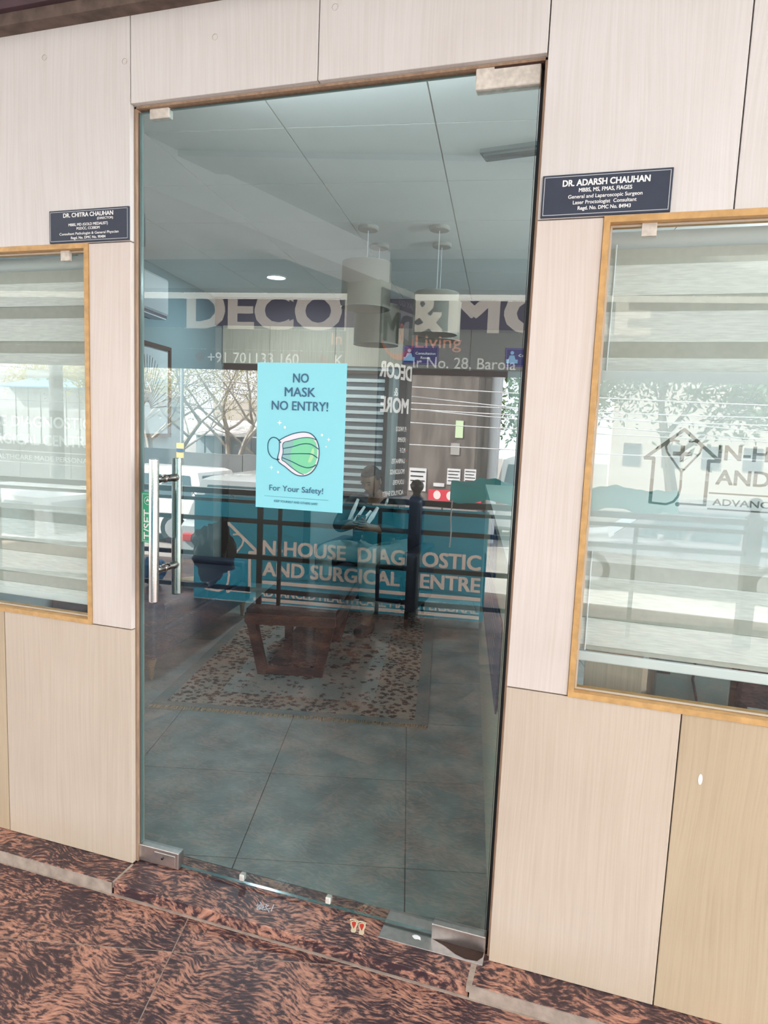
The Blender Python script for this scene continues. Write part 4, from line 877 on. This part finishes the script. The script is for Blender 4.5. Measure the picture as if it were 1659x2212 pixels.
# beam from the shop front to the pillar, and the pillar
PO, PU, PV = fr((-.395,3.60), -13)
m = MB(True); a0 = Vector((-.975,1.346,0)); d = Vector((-.535-(-.975),3.142-1.346,0)).normalized(); n_ = Vector((-d.y,d.x,0)); c_ = a0+d*.55+n_*.15; m.box((c_.x,c_.y,2.90), (.30,3.9,.26), -math.degrees(math.atan2(d.x,d.y)))
m.build('ceiling_beam', mat('white_beam', (.92,.92,.92), .6), c2)
m = MB(True); c_ = PO-PU*.1675+PV*.30; m.box((c_.x,c_.y,.91), (.335,.60,3.72), -13); m.build('trim_3', BEIGE, kind='structure')
# fascia over the opening
FO, FU, FV = fr((-.203,4.256), 7.6)
m = MB(True); c_ = FO-FU*1.2-FV*.13; m.box((c_.x,c_.y,2.98), (14,.20,.42), 7.6); fa = m.build('trim_4', mat('fascia_grey', (.36,.38,.38), .8), kind='structure')
# printed banner hanging over the opening (its front faces the street)
def at(O, U, s, z, V=None, d=0): p = O+U*s; return (p.x+(V.x*d if V else 0), p.y+(V.y*d if V else 0), z)
DK = mat('flex_plum', (.05,.032,.055), .6, trans=.65); LT = mat('flex_cream', (.50,.43,.37), .6, trans=.8)
BN = mat('flex_brown', (.105,.085,.085), .6, trans=.65); PK = mat('flex_pink', (.60,.28,.20), .6, trans=.7); RD = mat('flex_red', (.6,.10,.07), .6, trans=.7); LG = mat('flex_grey_letters', (.66,.63,.60), .6, trans=.7)
r = empty('shop_banner', (FO.x,FO.y,2.05), 'long dark banner with big DECOR & MORE lettering over the corridor opening', 'banner', mir=True)
sh = [layout('DECOR', -2.29, 2.450, .335, 1.88, 'l', .055), layout('&', .02, 2.450, .32, .32, 'c', .04), layout('MORE', .26, 2.450, .335, 1.72, 'l', .055)]
HEM = mat('flex_hem', (.78,.74,.66), .6, trans=.8)
cutsheet((-6.5,4.5,2.440,2.72), sh, lambda u,v: at(FO,FU,u,v), None, None, True).build('upper_sheet', [DK,LT], r, fix=False)
pk = [layout('In', -.80, 2.31, .11, None, 'c', .01), layout('Living', .16, 2.30, .11, .42, 'c', .01)]
gl_ = [layout('+91 701133 160', -2.085, 2.117, .098, .92, 'l', .005), layout('K', -.77, 2.117, .098, None, 'c', .005), layout('Pillar No. 28, Barola', .87, 2.117, .098, 1.12, 'r', .005), rect(-2.0,-1.5,2.375,2.381), rect(.40,1.0,2.375,2.381)]
cutsheet((-6.5,4.5,2.7205,2.775), [], lambda u,v: at(FO,FU,u,v), None, None, True).build('top_hem', [HEM], r, fix=False)
cutsheet((-6.5,4.5,2.245,2.4395), pk, lambda u,v: at(FO,FU,u,v), None, None, True).build('middle_sheet', [BN,PK], r, fix=False)
cutsheet((-6.5,4.5,2.05,2.2445), gl_, lambda u,v: at(FO,FU,u,v), None, None, True).build('lower_sheet', [BN,LG], r, fix=False)
for s_ in (-2.17,-.92): p = PR((FO.x,FO.y,0), FU, (0,0,1), -FV, True); p.put(disc(s_, 2.166, .045, 20), RD, .001); p.build('red_dot', r)
# vertical sign on the side of the pillar, lettered towards the walkway
SO = PO+PU*.004; r = empty('pillar_sign', (SO.x,SO.y,.9), 'tall dark sign on the pillar reading DECOR & MORE with a product list', 'sign', mir=True)
SW = mat('sign_white_added_glow', (.8,.8,.78), .5, emit=(1,.96,.9), es=1.7)  # glow added to the letters, daylight alone leaves them too dim
GR = mat('sign_charcoal', (.09,.095,.10), .5); OR = mat('sign_orange', (.85,.16,.05), .5); LGY = mat('sign_disc_grey', (.34,.33,.33), .5)
m = MB(True); c_ = PO+PU*.008+PV*.30; m.box((c_.x,c_.y,1.82), (.012,.585,1.78), -13); m.build('board', GR, r)
EO = PO+PU*.0145+PV*.59; q = PR((EO.x,EO.y,0), -PV, (0,0,1), PU, True)
def arcpoly(cx, cz, R_, z0, z1, x0, x1, n=40):
    pts = [(min(max(cx+R_*math.cos(2*math.pi*i/n),x0),x1), min(max(cz+R_*math.sin(2*math.pi*i/n),z0),z1)) for i in range(n)]
    o = []
    for p_ in pts:
        if not o or (Vector(p_)-Vector(o[-1])).length > 1e-5: o.append(p_)
    return poly(o)
q.put(arcpoly(.30,2.53,.385,0,2.70,.008,.575), OR, .0006); q.put(arcpoly(.335,2.555,.365,0,2.70,.008,.575), LGY, .0012)
q.put(rect(.008,.575,2.575,2.70), mat('sign_plum', (.07,.05,.08), .5), .0018); q.txt('JAY GU', .04, 2.615, .045, LGY, .26, 'l', .02, lift=.0024)
q.txt('D', .06, 2.29, .25, BLACKM, .20, 'l', .05, lift=.0024); q.txt('M', .28, 2.29, .25, BLACKM, .26, 'l', .05, lift=.0024); q.txt('&', .245, 2.30, .17, OR, .10, 'c', .0, lift=.003)
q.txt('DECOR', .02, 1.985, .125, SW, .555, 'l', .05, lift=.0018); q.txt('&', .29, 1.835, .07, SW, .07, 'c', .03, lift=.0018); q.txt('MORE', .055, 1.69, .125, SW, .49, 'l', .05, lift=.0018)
for i, t_ in enumerate(('PLYWOOD','HDHMR','M.D.F','LAMINATES','MOULDINGS','LOUVERS','ACRYLICS SHEET')):
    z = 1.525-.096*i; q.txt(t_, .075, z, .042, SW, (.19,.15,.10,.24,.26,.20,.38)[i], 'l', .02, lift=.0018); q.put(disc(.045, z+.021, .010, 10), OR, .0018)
q.build('print', r)
# railing
RO_, RU_, RV_ = fr((.024,3.495), 7.6)
r = empty('railing', (RO_.x,RO_.y,-.04), 'black iron railing with a ball-topped post along the corridor edge', 'railing', mir=True)
def rbar(n, s0, s1, z, h, d, off=0):
    m = MB(True); c_ = RO_+RU_*(s0+s1)/2+RV_*off; m.box((c_.x,c_.y,z), (s1-s0,d,h), 7.6); return m.build(n, BLACKM, r)
for z in (.70,.385,.093): rbar('rail', -6.2, 3.9, z, .038, .03)
rbar('handrail', -6.2, 3.9, .945, .046, .065); rbar('rail', -6.2, 3.9, .868, .030, .03)
m = MB(True); c_ = RO_-RU_*1.2; m.box((c_.x,c_.y,.9695), (10.1,.045,.003), 7.6); m.build('handrail_capping', mat('worn_steel', (.5,.5,.5), .3, .9), r)
for s_ in (-5.4,-2.9,0,2.6):
    m = MB(True); c_ = RO_+RU_*s_; m.bev((c_.x,c_.y,.475), (.105,.105,1.03), .006, 7.6, seg=1); m.lathe((c_.x,c_.y,.99), [(.05,0),(.04,.012),(.03,.03),(.036,.045)], 18); po = m.build('newel_post', BLACKM, r)
    m = MB(True); m.ball((c_.x,c_.y,1.082), .056, 20); m.build('ball_finial', mat('gloss_iron', (.015,.012,.014), .12) if 'gloss_iron' not in bpy.data.materials else bpy.data.materials['gloss_iron'], po, smooth=True)
for s_, w in ((-.299,.03),(-1.173,.03),(-1.353,.045),(-3.9,.03),(.9,.03),(1.75,.03)):
    m = MB(True); c_ = RO_+RU_*s_; m.box((c_.x,c_.y,.42), (w,.028,.90), 7.6); m.build('baluster', BLACKM, r)
# clinic banner tied outside the rail
BO = RO_+RV_*.05
TEALF = mat('flex_teal', (.03,.27,.36), .6, trans=.85, var=.35, vscale=3, col2=(.02,.17,.25)); TAN = mat('flex_white_letters', (.78,.62,.52), .6, trans=.85)
r = empty('clinic_banner', (BO.x,BO.y,-.04), 'teal banner behind the railing reading IN-HOUSE DIAGNOSTIC AND SURGICAL CENTRE', 'banner', mir=True)
sh = logo2d(-1.66, .401, 3.2)
sh += [layout('IN-HOUSE  DIAGNOSTIC', -1.385, .405, .120, 1.938, 'l', .042), layout('AND SURGICAL CENTRE', -1.335, .217, .118, 1.892, 'l', .042), rect(-1.37,.572,.140,.172),
       layout('ADVANCED HEALTHCARE MADE PERSONAL', -1.375, .028, .074, 1.93, 'l', .035), rect(-1.42,.567,-.018,.012)]
cutsheet((-1.99,.60,-.035,.895), sh, lambda u,v: at(BO,RU_,u,v,RV_,.010*math.sin(u*5)+.006*math.sin(v*9+u*3)), None, None, True).build('sheet', [TEALF,TAN], r, fix=False)
m = MB(True)
for i in range(8):
    s_ = -1.97+.365*i; c_ = BO+RU_*s_; m.tube([(c_.x,c_.y,.88),(c_.x-.0,c_.y-.05,.92),(c_.x,c_.y-.06,.90)], .004, 6)
m.build('tie_cord', WPAINT, r, kind='stuff')
# crumpled sheet shapes
def lump(name, c, dims, material, label, cat, amp=.25, seed=1, mir=True, n=26, yaw=0):
    rd = random.Random(seed); ph = [rd.uniform(0,6.28) for _ in range(9)]; m = MB(mir); bm = bmesh.new(); bmesh.ops.create_icosphere(bm, subdivisions=4, radius=1)
    for v in bm.verts:
        x, y, z = v.co; k = 1+amp*(.5*math.sin(4*x+ph[0]+2*z)+.4*math.sin(7*y+ph[1]+3*x)+.35*math.sin(9*z+ph[2]+4*y)+.25*math.sin(15*x+11*z+ph[3])+.2*math.sin(21*y-13*x+ph[4]))
        v.co = Vector((x*k*dims[0]/2, y*k*dims[1]/2, z*k*dims[2]/2))
    m.bm(bm, c, rotz(yaw)); return m.build(name, material, None, label, cat, smooth=True)
SHB = mat('black_polythene', (.012,.012,.014), .18, bump=.8, bscale=24)
c_ = RO_+RU_*(-1.72)-RV_*.14; b_ = lump('plastic_bag', (c_.x,c_.y,.43), (.36,.22,.50), SHB, 'shiny crumpled black plastic bag hanging on the corridor railing', 'bag', .22, 5)
TARP = mat('teal_tarpaulin', (.10,.62,.62), .4, bump=.6, bscale=9, trans=.65)
def tarp():
    m = MB(True); n, k = 60, 22; vs = []; fs = []
    for i in range(n+1):
        s_ = .28+1.75*i/n
        for j in range(k+1):
            a = math.pi*(-.15+1.3*j/k); rr = 1+.10*math.sin(s_*19+j*.9)+.07*math.sin(s_*41-j*.6)+.06*math.sin(s_*7+j)
            p_ = RO_+RU_*s_+RV_*(.02+.085*math.cos(a)*-rr); vs.append((p_.x,p_.y,1.035+.115*math.sin(a)*rr+.012*math.sin(s_*13)))
    for i in range(n):
        for j in range(k): q_ = i*(k+1)+j; fs.append((q_,q_+k+1,q_+k+2,q_+1))
    m.add(vs, fs); return m.build('tarpaulin', TARP, None, 'rumpled teal tarpaulin folded over the handrail right of the ball post', 'tarpaulin', smooth=True, fix=False)
tarp()
lump('blue_bag', (RO_-RU_*2.55+RV_*.35+Vector((0,0,.10))), (.24,.2,.28), mat('blue_polythene', (.05,.25,.50), .3), 'small blue plastic bag on the corridor edge beyond the railing', 'bag', .15, 9)
lump('cream_cloth', (RO_-RU_*2.17+RV_*.42+Vector((0,0,.005))), (.30,.24,.09), mat('cream_rag', (.70,.60,.40), .9), 'cream rag lying on the corridor edge beyond the railing', 'cloth', .2, 12)
# electricity cord hanging from the rail at right
m = MB(True); c_ = RO_+RU_*.30-RV_*.06; m.tube([(c_.x,c_.y,.99),(c_.x-.005,c_.y,.85),(c_.x+.004,c_.y,.72),(c_.x-.003,c_.y,.60)], .006, 8); m.build('hanging_string', WPAINT, None, 'short white string hanging from the handrail right of the ball post', 'string', smooth=True)

# ---- street
ASPH = mat('dusty_road', (.34,.33,.31), .95, var=.25, vscale=.8, bump=.2, bscale=8)
m = MB(True); m.bx(-60, 40, 4.4, 70, -1.2, -.95); m.bx(-60,-6.5,-2,4.4,-1.2,-.95); m.bx(5,40,-2,4.4,-1.2,-.95); m.build('floor', ASPH, kind='structure')
CONC = mat('boundary_concrete', (.22,.24,.25), .9, var=.25, vscale=1.2, bump=.2, bscale=12)
r = empty('boundary_wall', (-12,14,-.95), 'long grey concrete boundary wall across the road', 'wall', mir=True)
for i in range(13):
    x = -26+i*1.85; m = MB(True); m.bx(x+.01, x+1.84, 14, 14.15, -.95, .72+.03*(i%3)); m.build('wall_panel', CONC, r)
def shack(x, y, w, h, wallc, roofc, lab, cat='shed'):
    r = empty('roadside_shed', (x,y,-.95), lab, cat, mir=True); col = mat('tin_'+str(int(x*10)), wallc, .6, var=.2, vscale=2)
    n = int(w/.3)
    for i in range(n): m = MB(True); m.bx(x+i*w/n+.008, x+(i+1)*w/n-.008, y+.02*(i%2), y+.05+.02*(i%2), -.95, h); m.build('wall_sheet', col, r)
    m = MB(True); m.bx(x,x+w,y+.1,y+2.5,-.95,h-.05); m.build('body', col, r)
    m = MB(True); m.add([(x-.1,y-.35,h-.02),(x+w+.1,y-.35,h-.02),(x+w+.1,y+1.4,h+.45),(x-.1,y+1.4,h+.45),(x-.1,y-.35,h+.03),(x+w+.1,y-.35,h+.03),(x+w+.1,y+1.4,h+.5),(x-.1,y+1.4,h+.5)], [(0,1,2,3),(7,6,5,4),(0,4,5,1),(1,5,6,2),(2,6,7,3),(3,7,4,0)]); m.build('roof', mat('roof_'+str(int(x*10)), roofc, .7), r)
shack(-11.2, 17.5, 2.0, 1.15, (.45,.55,.60), (.75,.75,.75), 'bluish tin shed behind the boundary wall')
shack(-8.6, 17.5, 2.6, 1.05, (.50,.52,.58), (.70,.30,.18), 'tin shed with an orange awning behind the boundary wall')
shack(-5.6, 18.5, 2.6, 1.2, (.45,.40,.38), (.6,.6,.6), 'brownish tin shed behind the boundary wall')
shack(-20.5, 19, 6.0, 2.6, (.62,.66,.68), (.25,.45,.62), 'pale low building with a blue roof at far left across the road', 'building')
def block(x, y, w, d, h, c, lab):
    r = empty('far_building', (x,y,-.95), lab, 'building', mir=True); m = MB(True); m.bx(x,x+w,y,y+d,-.95,h); m.build('wall', mat('bld_'+str(int(x)), c, .9, var=.1, vscale=.6), r)
    for i in range(int(w/1.8)):
        for k in range(int((h-.4)/2.6)):
            m = MB(True); x0 = x+.6+i*1.8; z0 = .3+k*2.6; m.bx(x0,x0+.8,y-.04,y+.02,z0,z0+1.1); m.build('window', bpy.data.materials['dim_pane'], r)
block(-34, 30, 9, 6, 4.2, (.55,.58,.60), 'grey flat-roofed building far across the road at left')
block(-22, 36, 10, 6, 3.0, (.60,.56,.50), 'cream low building far across the road behind the trees')
block(2, 34, 12, 6, 5.0, (.55,.50,.46), 'brown building far across the road behind the leafy trees')
# metro pier with bills
PIER = mat('stained_pier_concrete', (.20,.175,.16), .95, var=.5, vscale=2.2, stretch=(2.4,2.4,.5), bump=.3, bscale=10, col2=(.10,.085,.08))
r = empty('concrete_pier', (-2.05,13.8,-.95), 'massive stained concrete road pier plastered with bills', 'pier', mir=True)
m = MB(True); m.bev((-2.10,13.8,4.5), (1.95,1.6,10.9), .05, seg=2); m.build('shaft', PIER, r)
m = MB(True); m.bev((-2.10,13.8,-.55), (2.2,1.85,.8), .04, seg=1); m.build('plinth', mat('plinth_grey', (.16,.15,.15), .9), r)
PAP = mat('bill_paper', (.72,.72,.74), .8, var=.15, vscale=14)
for x, z, w, h, mt_ in ((-1.62,.56,.30,.36,PAP),(-1.25,.58,.26,.34,PAP),(-2.45,.45,.40,.52,PAP),(-1.95,.36,.25,.08,PAP),(-1.45,.37,.35,.12,PAP),(-1.55,1.62,.17,.38,mat('bill_green', (.55,.70,.45), .8)),(-1.62,1.18,.20,.26,mat('bill_grey', (.34,.33,.32), .8))):
    m = MB(True); m.bx(x-w/2,x+w/2,12.985,12.998,z-h/2,z+h/2); m.build('bill', mt_, r)
    if h > .3 and mt_ is PAP:
        m = MB(True)
        for k in range(4): m.bx(x-w*.42,x+w*(.42-.1*(k%2)),12.98,12.986,z+h*.32-k*h*.2,z+h*.37-k*h*.2)
        m.build('bill_text', BLACKM, r)
m = MB(True); m.bx(-2.15,-.95,12.86,12.875,-.02,.26); rb_ = m.build('red_poster', mat('poster_red', (.62,.03,.06), .6), r)
p = PR((0,12.858,0), (-1,0,0), (0,0,1), (0,-1,0), True)
for x in (1.95,1.65): p.put(disc(x, .14, .085, 14, .10), mat('poster_pale', (.8,.65,.65), .6) if 'poster_pale' not in bpy.data.materials else bpy.data.materials['poster_pale'], .001)
p.build('poster_portraits', rb_)
m = MB(True); m.tube([(-.86,13.6,-.95),(-.86,13.6,7)], .13, 12); m.build('drain_pipe', mat('pipe_white', (.62,.66,.68), .5), None, 'pale round pipe standing at the right side of the concrete pier', 'pipe', smooth=True)
# poles and wires
POLE = mat('galvanised_pole', (.40,.44,.45), .5, .3)
r = empty('street_pole', (-8.0,12,-.95), 'thin pole carrying a small yellow and blue notice', 'pole', mir=True)
m = MB(True); m.tube([(-8.0,12,-.95),(-8.0,12,7.5)], [.045,.03], 10); m.build('shaft', POLE, r, smooth=True)
m = MB(True); m.bx(-8.10,-7.90,11.93,11.94,.68,1.03); m.build('notice', mat('notice_yellow', (.85,.62,.22), .6), r)
m = MB(True); m.bx(-8.09,-7.91,11.92,11.929,.82,.90); m.build('notice_band', BLUEP, r)
r = empty('electric_pole', (-12.6,13,-.95), 'thick concrete electric pole with a crossarm at far left', 'pole', mir=True)
m = MB(True); m.tube([(-12.6,13,-.95),(-12.6,13,7)], [.20,.15], 12); m.build('shaft', CONC, r, smooth=True)
m = MB(True); m.bx(-13.5,-12.6,12.9,12.98,2.55,2.75); m.build('crossarm', POLE, r)
WIRE = mat('pale_wire', (.55,.56,.58), .6)
for i, (x0, x1, y, za, zb, sag, nm) in enumerate(((-4.6,9,11.2,2.52,2.20,.10,'topmost'),(-4.6,9,11.3,2.44,1.55,.10,'steeply falling upper'),(-4.6,9,11.4,2.18,2.10,.12,'second level'),(-4.6,9,11.0,2.05,1.95,.12,'third level'),(-4.6,9,11.1,2.14,1.50,.10,'gently falling middle'),(-4.6,9,11.5,1.78,1.62,.08,'fourth level'),(-4.6,9,11.6,1.28,1.36,.06,'lowest'))):
    m = MB(True); m.tube([(x0+(x1-x0)*t/16, y, za+(zb-za)*t/16-sag*4*(t/16)*(1-t/16)) for t in range(17)], .011, 6)
    m.build('overhead_wire', WIRE, None, nm+' of the pale wires crossing in front of the concrete pier', 'wire', 'pale wires crossing the concrete pier')
DWIRE = mat('grey_wire', (.16,.17,.18), .7)
for y, za, zb, nm in ((12.5,2.95,2.15,'upper'),(12.7,1.95,1.85,'lower')):
    m = MB(True); m.tube([(-16+12*t/16, y, za+(zb-za)*t/16) for t in range(17)], .009, 6); m.build('overhead_wire', DWIRE, None, nm+' of the two thin grey wires strung in front of the bare trees', 'wire', 'grey wires in front of the bare trees')
# vehicles
def car(x, y, yaw, L, Wd, H, body, lab, van=False, name='car'):
    """x,y = centre; local X = forward"""
    R = rotz(yaw); G = -.95; r = empty(name, (x,y,G), lab, 'car', mir=True)
    def P(a, b, c): v = R @ Vector((a,b,0)); return (x+v.x, y+v.y, G+c)
    gc = .18*H/1.5; bl_ = .58*H
    prof = [(-L/2,gc+.12),(-L/2+.06,bl_*.95),(-L/2+.15,bl_+.03),(L*.22,bl_+.02),(L*.45,bl_-.10),(L/2-.02,bl_-.26),(L/2,gc+.10),(L/2-.15,gc),(-L/2+.12,gc)]
    if van: prof = [(-L/2,gc+.1),(-L/2,bl_),(L*.40,bl_),(L/2-.05,bl_-.15),(L/2,gc+.1),(L/2-.1,gc),(-L/2+.1,gc)]
    def sect(pr, w0, w1=None, m=None, steps=((-1,.90),(-.93,1.0),(.93,1.0),(1,.90))):
        zc = sum(p_[1] for p_ in pr)/len(pr); n = len(pr); vs = []
        for t, k in steps: vs += [P(a*(.985 if abs(t)==1 else 1), t*w0/2, zc+(c-zc)*k) for a, c in pr]
        fs = []
        for i in range(len(steps)-1): fs += [(i*n+j,i*n+(j+1)%n,(i+1)*n+(j+1)%n,(i+1)*n+j) for j in range(n)]
        m.add(vs, fs+[tuple(range(n)), tuple(reversed(range((len(steps)-1)*n,len(steps)*n)))])
    m = MB(True); sect(prof, Wd, m=m); b_ = m.build('body', body, r, smooth=True)
    c0, c1, c2_, c3 = (-L/2+.14, -L/2+.38, L*.08, L*.27) if not van else (-L/2+.02, -L/2+.10, L*.32, L*.42)
    def cab(z, a0, a1, w): return [P(a0,-w/2,z), P(a1,-w/2,z), P(a1,w/2,z), P(a0,w/2,z)]
    lo = cab(bl_, c0, c3, Wd*.93); hi = cab(H-.05, c1, c2_, Wd*.76); tp = cab(H, c1+.12, c2_-.15, Wd*.64)
    m = MB(True); m.add(lo+hi+tp, [(0,1,5,4),(1,2,6,5),(2,3,7,6),(3,0,4,7),(4,5,9,8),(5,6,10,9),(6,7,11,10),(7,4,8,11),(8,9,10,11)]); m.build('roof_cabin', body, r, smooth=True)
    GLS = bpy.data.materials.get('car_glass') or mat('car_glass', (.05,.10,.12), .06, spec=1.0)
    def lerp(p_, q_, t): return Vector(p_)*(1-t)+Vector(q_)*t
    def win(a, b, c, d, u0, u1, v0, v1, n='side_window'):
        lo0, lo1, hi0, hi1 = Vector(a), Vector(b), Vector(c), Vector(d); f = lambda u, v: lerp(lerp(lo0,lo1,u), lerp(hi0,hi1,u), v)
        q_ = [f(u0,v0), f(u1,v0), f(u1,v1), f(u0,v1)]; nn = (q_[1]-q_[0]).cross(q_[3]-q_[0]).normalized(); cc = Vector((x,y,G+H*.6))
        if nn.dot(q_[0]-cc) < 0: nn = -nn
        m = MB(True); m.add([k+nn*.012 for k in q_], [(0,1,2,3)]); m.build(n, GLS, r)
    for i0, i1 in ((0,1),(3,2)):
        for u0, u1 in ((.08,.34),(.37,.62),(.65,.90)): win(lo[i0], lo[i1], hi[i0], hi[i1], u0, u1, .12, .88)
    win(lo[1], lo[2], hi[1], hi[2], .07,.93,.10,.92, 'windscreen'); win(lo[3], lo[0], hi[3], hi[0], .10,.90,.15,.88, 'rear_window')
    TY = bpy.data.materials.get('tyre') or mat('tyre', (.02,.02,.02), .8); RM = bpy.data.materials.get('wheel_rim') or mat('wheel_rim', (.45,.46,.48), .35, .8)
    for a in (-L*.32, L*.33):
        for b in (-1, 1):
            c_ = P(a, b*(Wd/2-.10), .33); Rw = R @ Matrix.Rotation(math.radians(90),3,'X')
            m = MB(True); m.lathe(c_, [(.20,-.10),(.31,-.10),(.33,-.06),(.33,.06),(.31,.10),(.20,.10)], 20, Rw); w_ = m.build('wheel', TY, r, smooth=True)
            m = MB(True); m.lathe(c_, [(0,-.105),(.20,-.10),(.205,.0),(.20,.10),(0,.105)], 14, Rw); m.build('rim', RM, w_)
    for a, col_, nm in ((L/2-.05,(.85,.87,.9),'headlamp'),(-L/2+.03,(.55,.02,.02),'tail_lamp')):
        for b in (-1,1):
            c_ = P(a, b*Wd*.38, bl_*.78); m = MB(True); m.bev(c_, (.08,.26,.13), .02, yaw, seg=1); m.build(nm, bpy.data.materials.get(nm) or mat(nm, col_, .2), r)
    m = MB(True)
    for b in (-1,1):
        for a in (-L*.02,): m.bev(P(a+L*.10, b*(Wd/2+.07), bl_+.10), (.10,.14,.11), .02, yaw, seg=1)
    m.build('door_mirrors', body, r, kind='stuff')
car(-8.05, 10.6, 180, 4.4, 1.75, 1.52, mat('car_white', (.80,.80,.79), .25, coat=.5), 'white sport utility car parked side-on across the road')
car(-3.95, 9.0, 97, 4.2, 1.72, 1.66, mat('car_silver', (.42,.46,.47), .25, coat=.5, metal=.3), 'silver hatchback parked tail-on beside the white car')
car(-7.0, 5.9, 176, 3.9, 1.65, 1.46, mat('car_pale', (.60,.64,.68), .25, coat=.5), 'low pale grey car parked nearest the railing')
car(-.1, 16.3, 92, 4.4, 1.75, 1.95, bpy.data.materials['car_white'], 'white van parked beyond the concrete pier', True, 'van')
car(2.8, 10.5, 180, 4.1, 1.7, 1.5, mat('car_grey', (.20,.21,.23), .25, coat=.5), 'grey car parked at right across the road')
# trees
BARK = mat('pale_bark', (.60,.57,.52), .9, var=.35, vscale=6, stretch=(1,1,.3)); BARKD = mat('brown_bark', (.16,.12,.09), .9, var=.3, vscale=6)
LEAFY = mat('sparse_leaf', (.55,.52,.30), .8, var=.4, vscale=1.5, trans=.4); LEAFG = mat('green_leaf', (.07,.16,.045), .6, var=.6, vscale=2, trans=.3)
def tree(x, y, h, spread, nleaf, lsz, bark, leaf, lab, seed, lowfork=False, lean=0):
    rd = random.Random(seed); r = empty('tree', (x,y,-.95), lab, 'tree', mir=True)
    tr = MB(True); br = MB(True); tips = []
    def grow(p, d, L, R_, lev, mb):
        pts = [p]; rad = [R_]; n = 5 if lev < 2 else 3
        for i in range(n):
            d = (d+Vector((rd.uniform(-1,1),rd.uniform(-1,1),rd.uniform(-.5,.8)))*(.17+.05*lev)).normalized(); p = p+d*L/n; pts.append(p); rad.append(R_*(1-.5*(i+1)/n))
            if lev >= 1: tips.append(p)
        mb.tube(pts, rad, 8 if lev == 0 else (6 if lev == 1 else 4 if lev < 3 else 3), caps=False)
        if lev < (5 if lowfork else 4):
            for k in range(5 if lev == 0 else (4 if lev < 3 else 3)):
                a = rd.uniform(0,6.28); up = rd.uniform(.1,.9) if lev == 0 else rd.uniform(-.25,.8); q = Vector((math.cos(a),math.sin(a),up)); st = pts[-1-(k%min(3,n-1))]
                grow(st, (d*.45+q*spread).normalized(), L*rd.uniform(.55,.8), rad[-1]*rd.uniform(.6,.85), lev+1, br)
    base = Vector((x,y,-.95))
    if lowfork:
        for k in range(3): a = 2.1*k+rd.random(); grow(base+Vector((.1*k,0,0)), Vector((.55*math.cos(a)+lean,.3*math.sin(a),1)).normalized(), h*.42, .12, 0, tr)
    else: grow(base, Vector((lean,0,1)).normalized(), h*.42, .16+.02*h/5, 0, tr)
    tr.build('trunk', bark, r, smooth=True, fix=False); br.build('branches', bark, r, fix=False, kind='stuff')
    if nleaf:
        lf = MB(True)
        for i in range(nleaf):
            c_ = rd.choice(tips)+Vector((rd.gauss(0,1),rd.gauss(0,1),rd.gauss(0,.8)))*(.22 if lowfork else .42); a = Vector((rd.uniform(-1,1),rd.uniform(-1,1),rd.uniform(-1,1))).normalized(); b = a.orthogonal().normalized(); s_ = lsz*rd.uniform(.6,1.3)
            lf.add([c_-a*s_, c_+b*s_*.45, c_+a*s_, c_-b*s_*.45], [(0,1,2,3)])
        lf.build('foliage', leaf, r, fix=False, kind='stuff')
tree(-11.8, 16.2, 7.5, 1.0, 6500, .035, BARK, LEAFY, 'bare pale-barked tree with many low forks at left behind the boundary wall', 3, True)
tree(-9.6, 16.6, 7.0, 1.1, 6500, .035, BARK, LEAFY, 'bare tree with a long crooked branch behind the street pole', 11, True, .25)
tree(-6.6, 19.5, 7.5, 1.0, 6500, .035, BARK, LEAFY, 'bare spreading tree behind the tin sheds', 21, True)
tree(-16, 20, 6.5, 1.0, 6000, .07, BARK, LEAFY, 'yellowish leafy tree at far left across the road', 31)
tree(-21, 22, 6.0, 1.0, 6000, .07, BARK, LEAFY, 'yellowish leafy tree beyond the pale low building', 35)
tree(.2, 20.8, 7.5, .9, 9000, .10, BARKD, LEAFG, 'dense green tree just right of the concrete pier', 41)
tree(3.6, 18, 8.0, .9, 9000, .10, BARKD, LEAFG, 'dense green tree at right across the road', 43)
tree(8.0, 18.5, 8.0, .9, 9000, .10, BARKD, LEAFG, 'dense green tree farthest right across the road', 47)
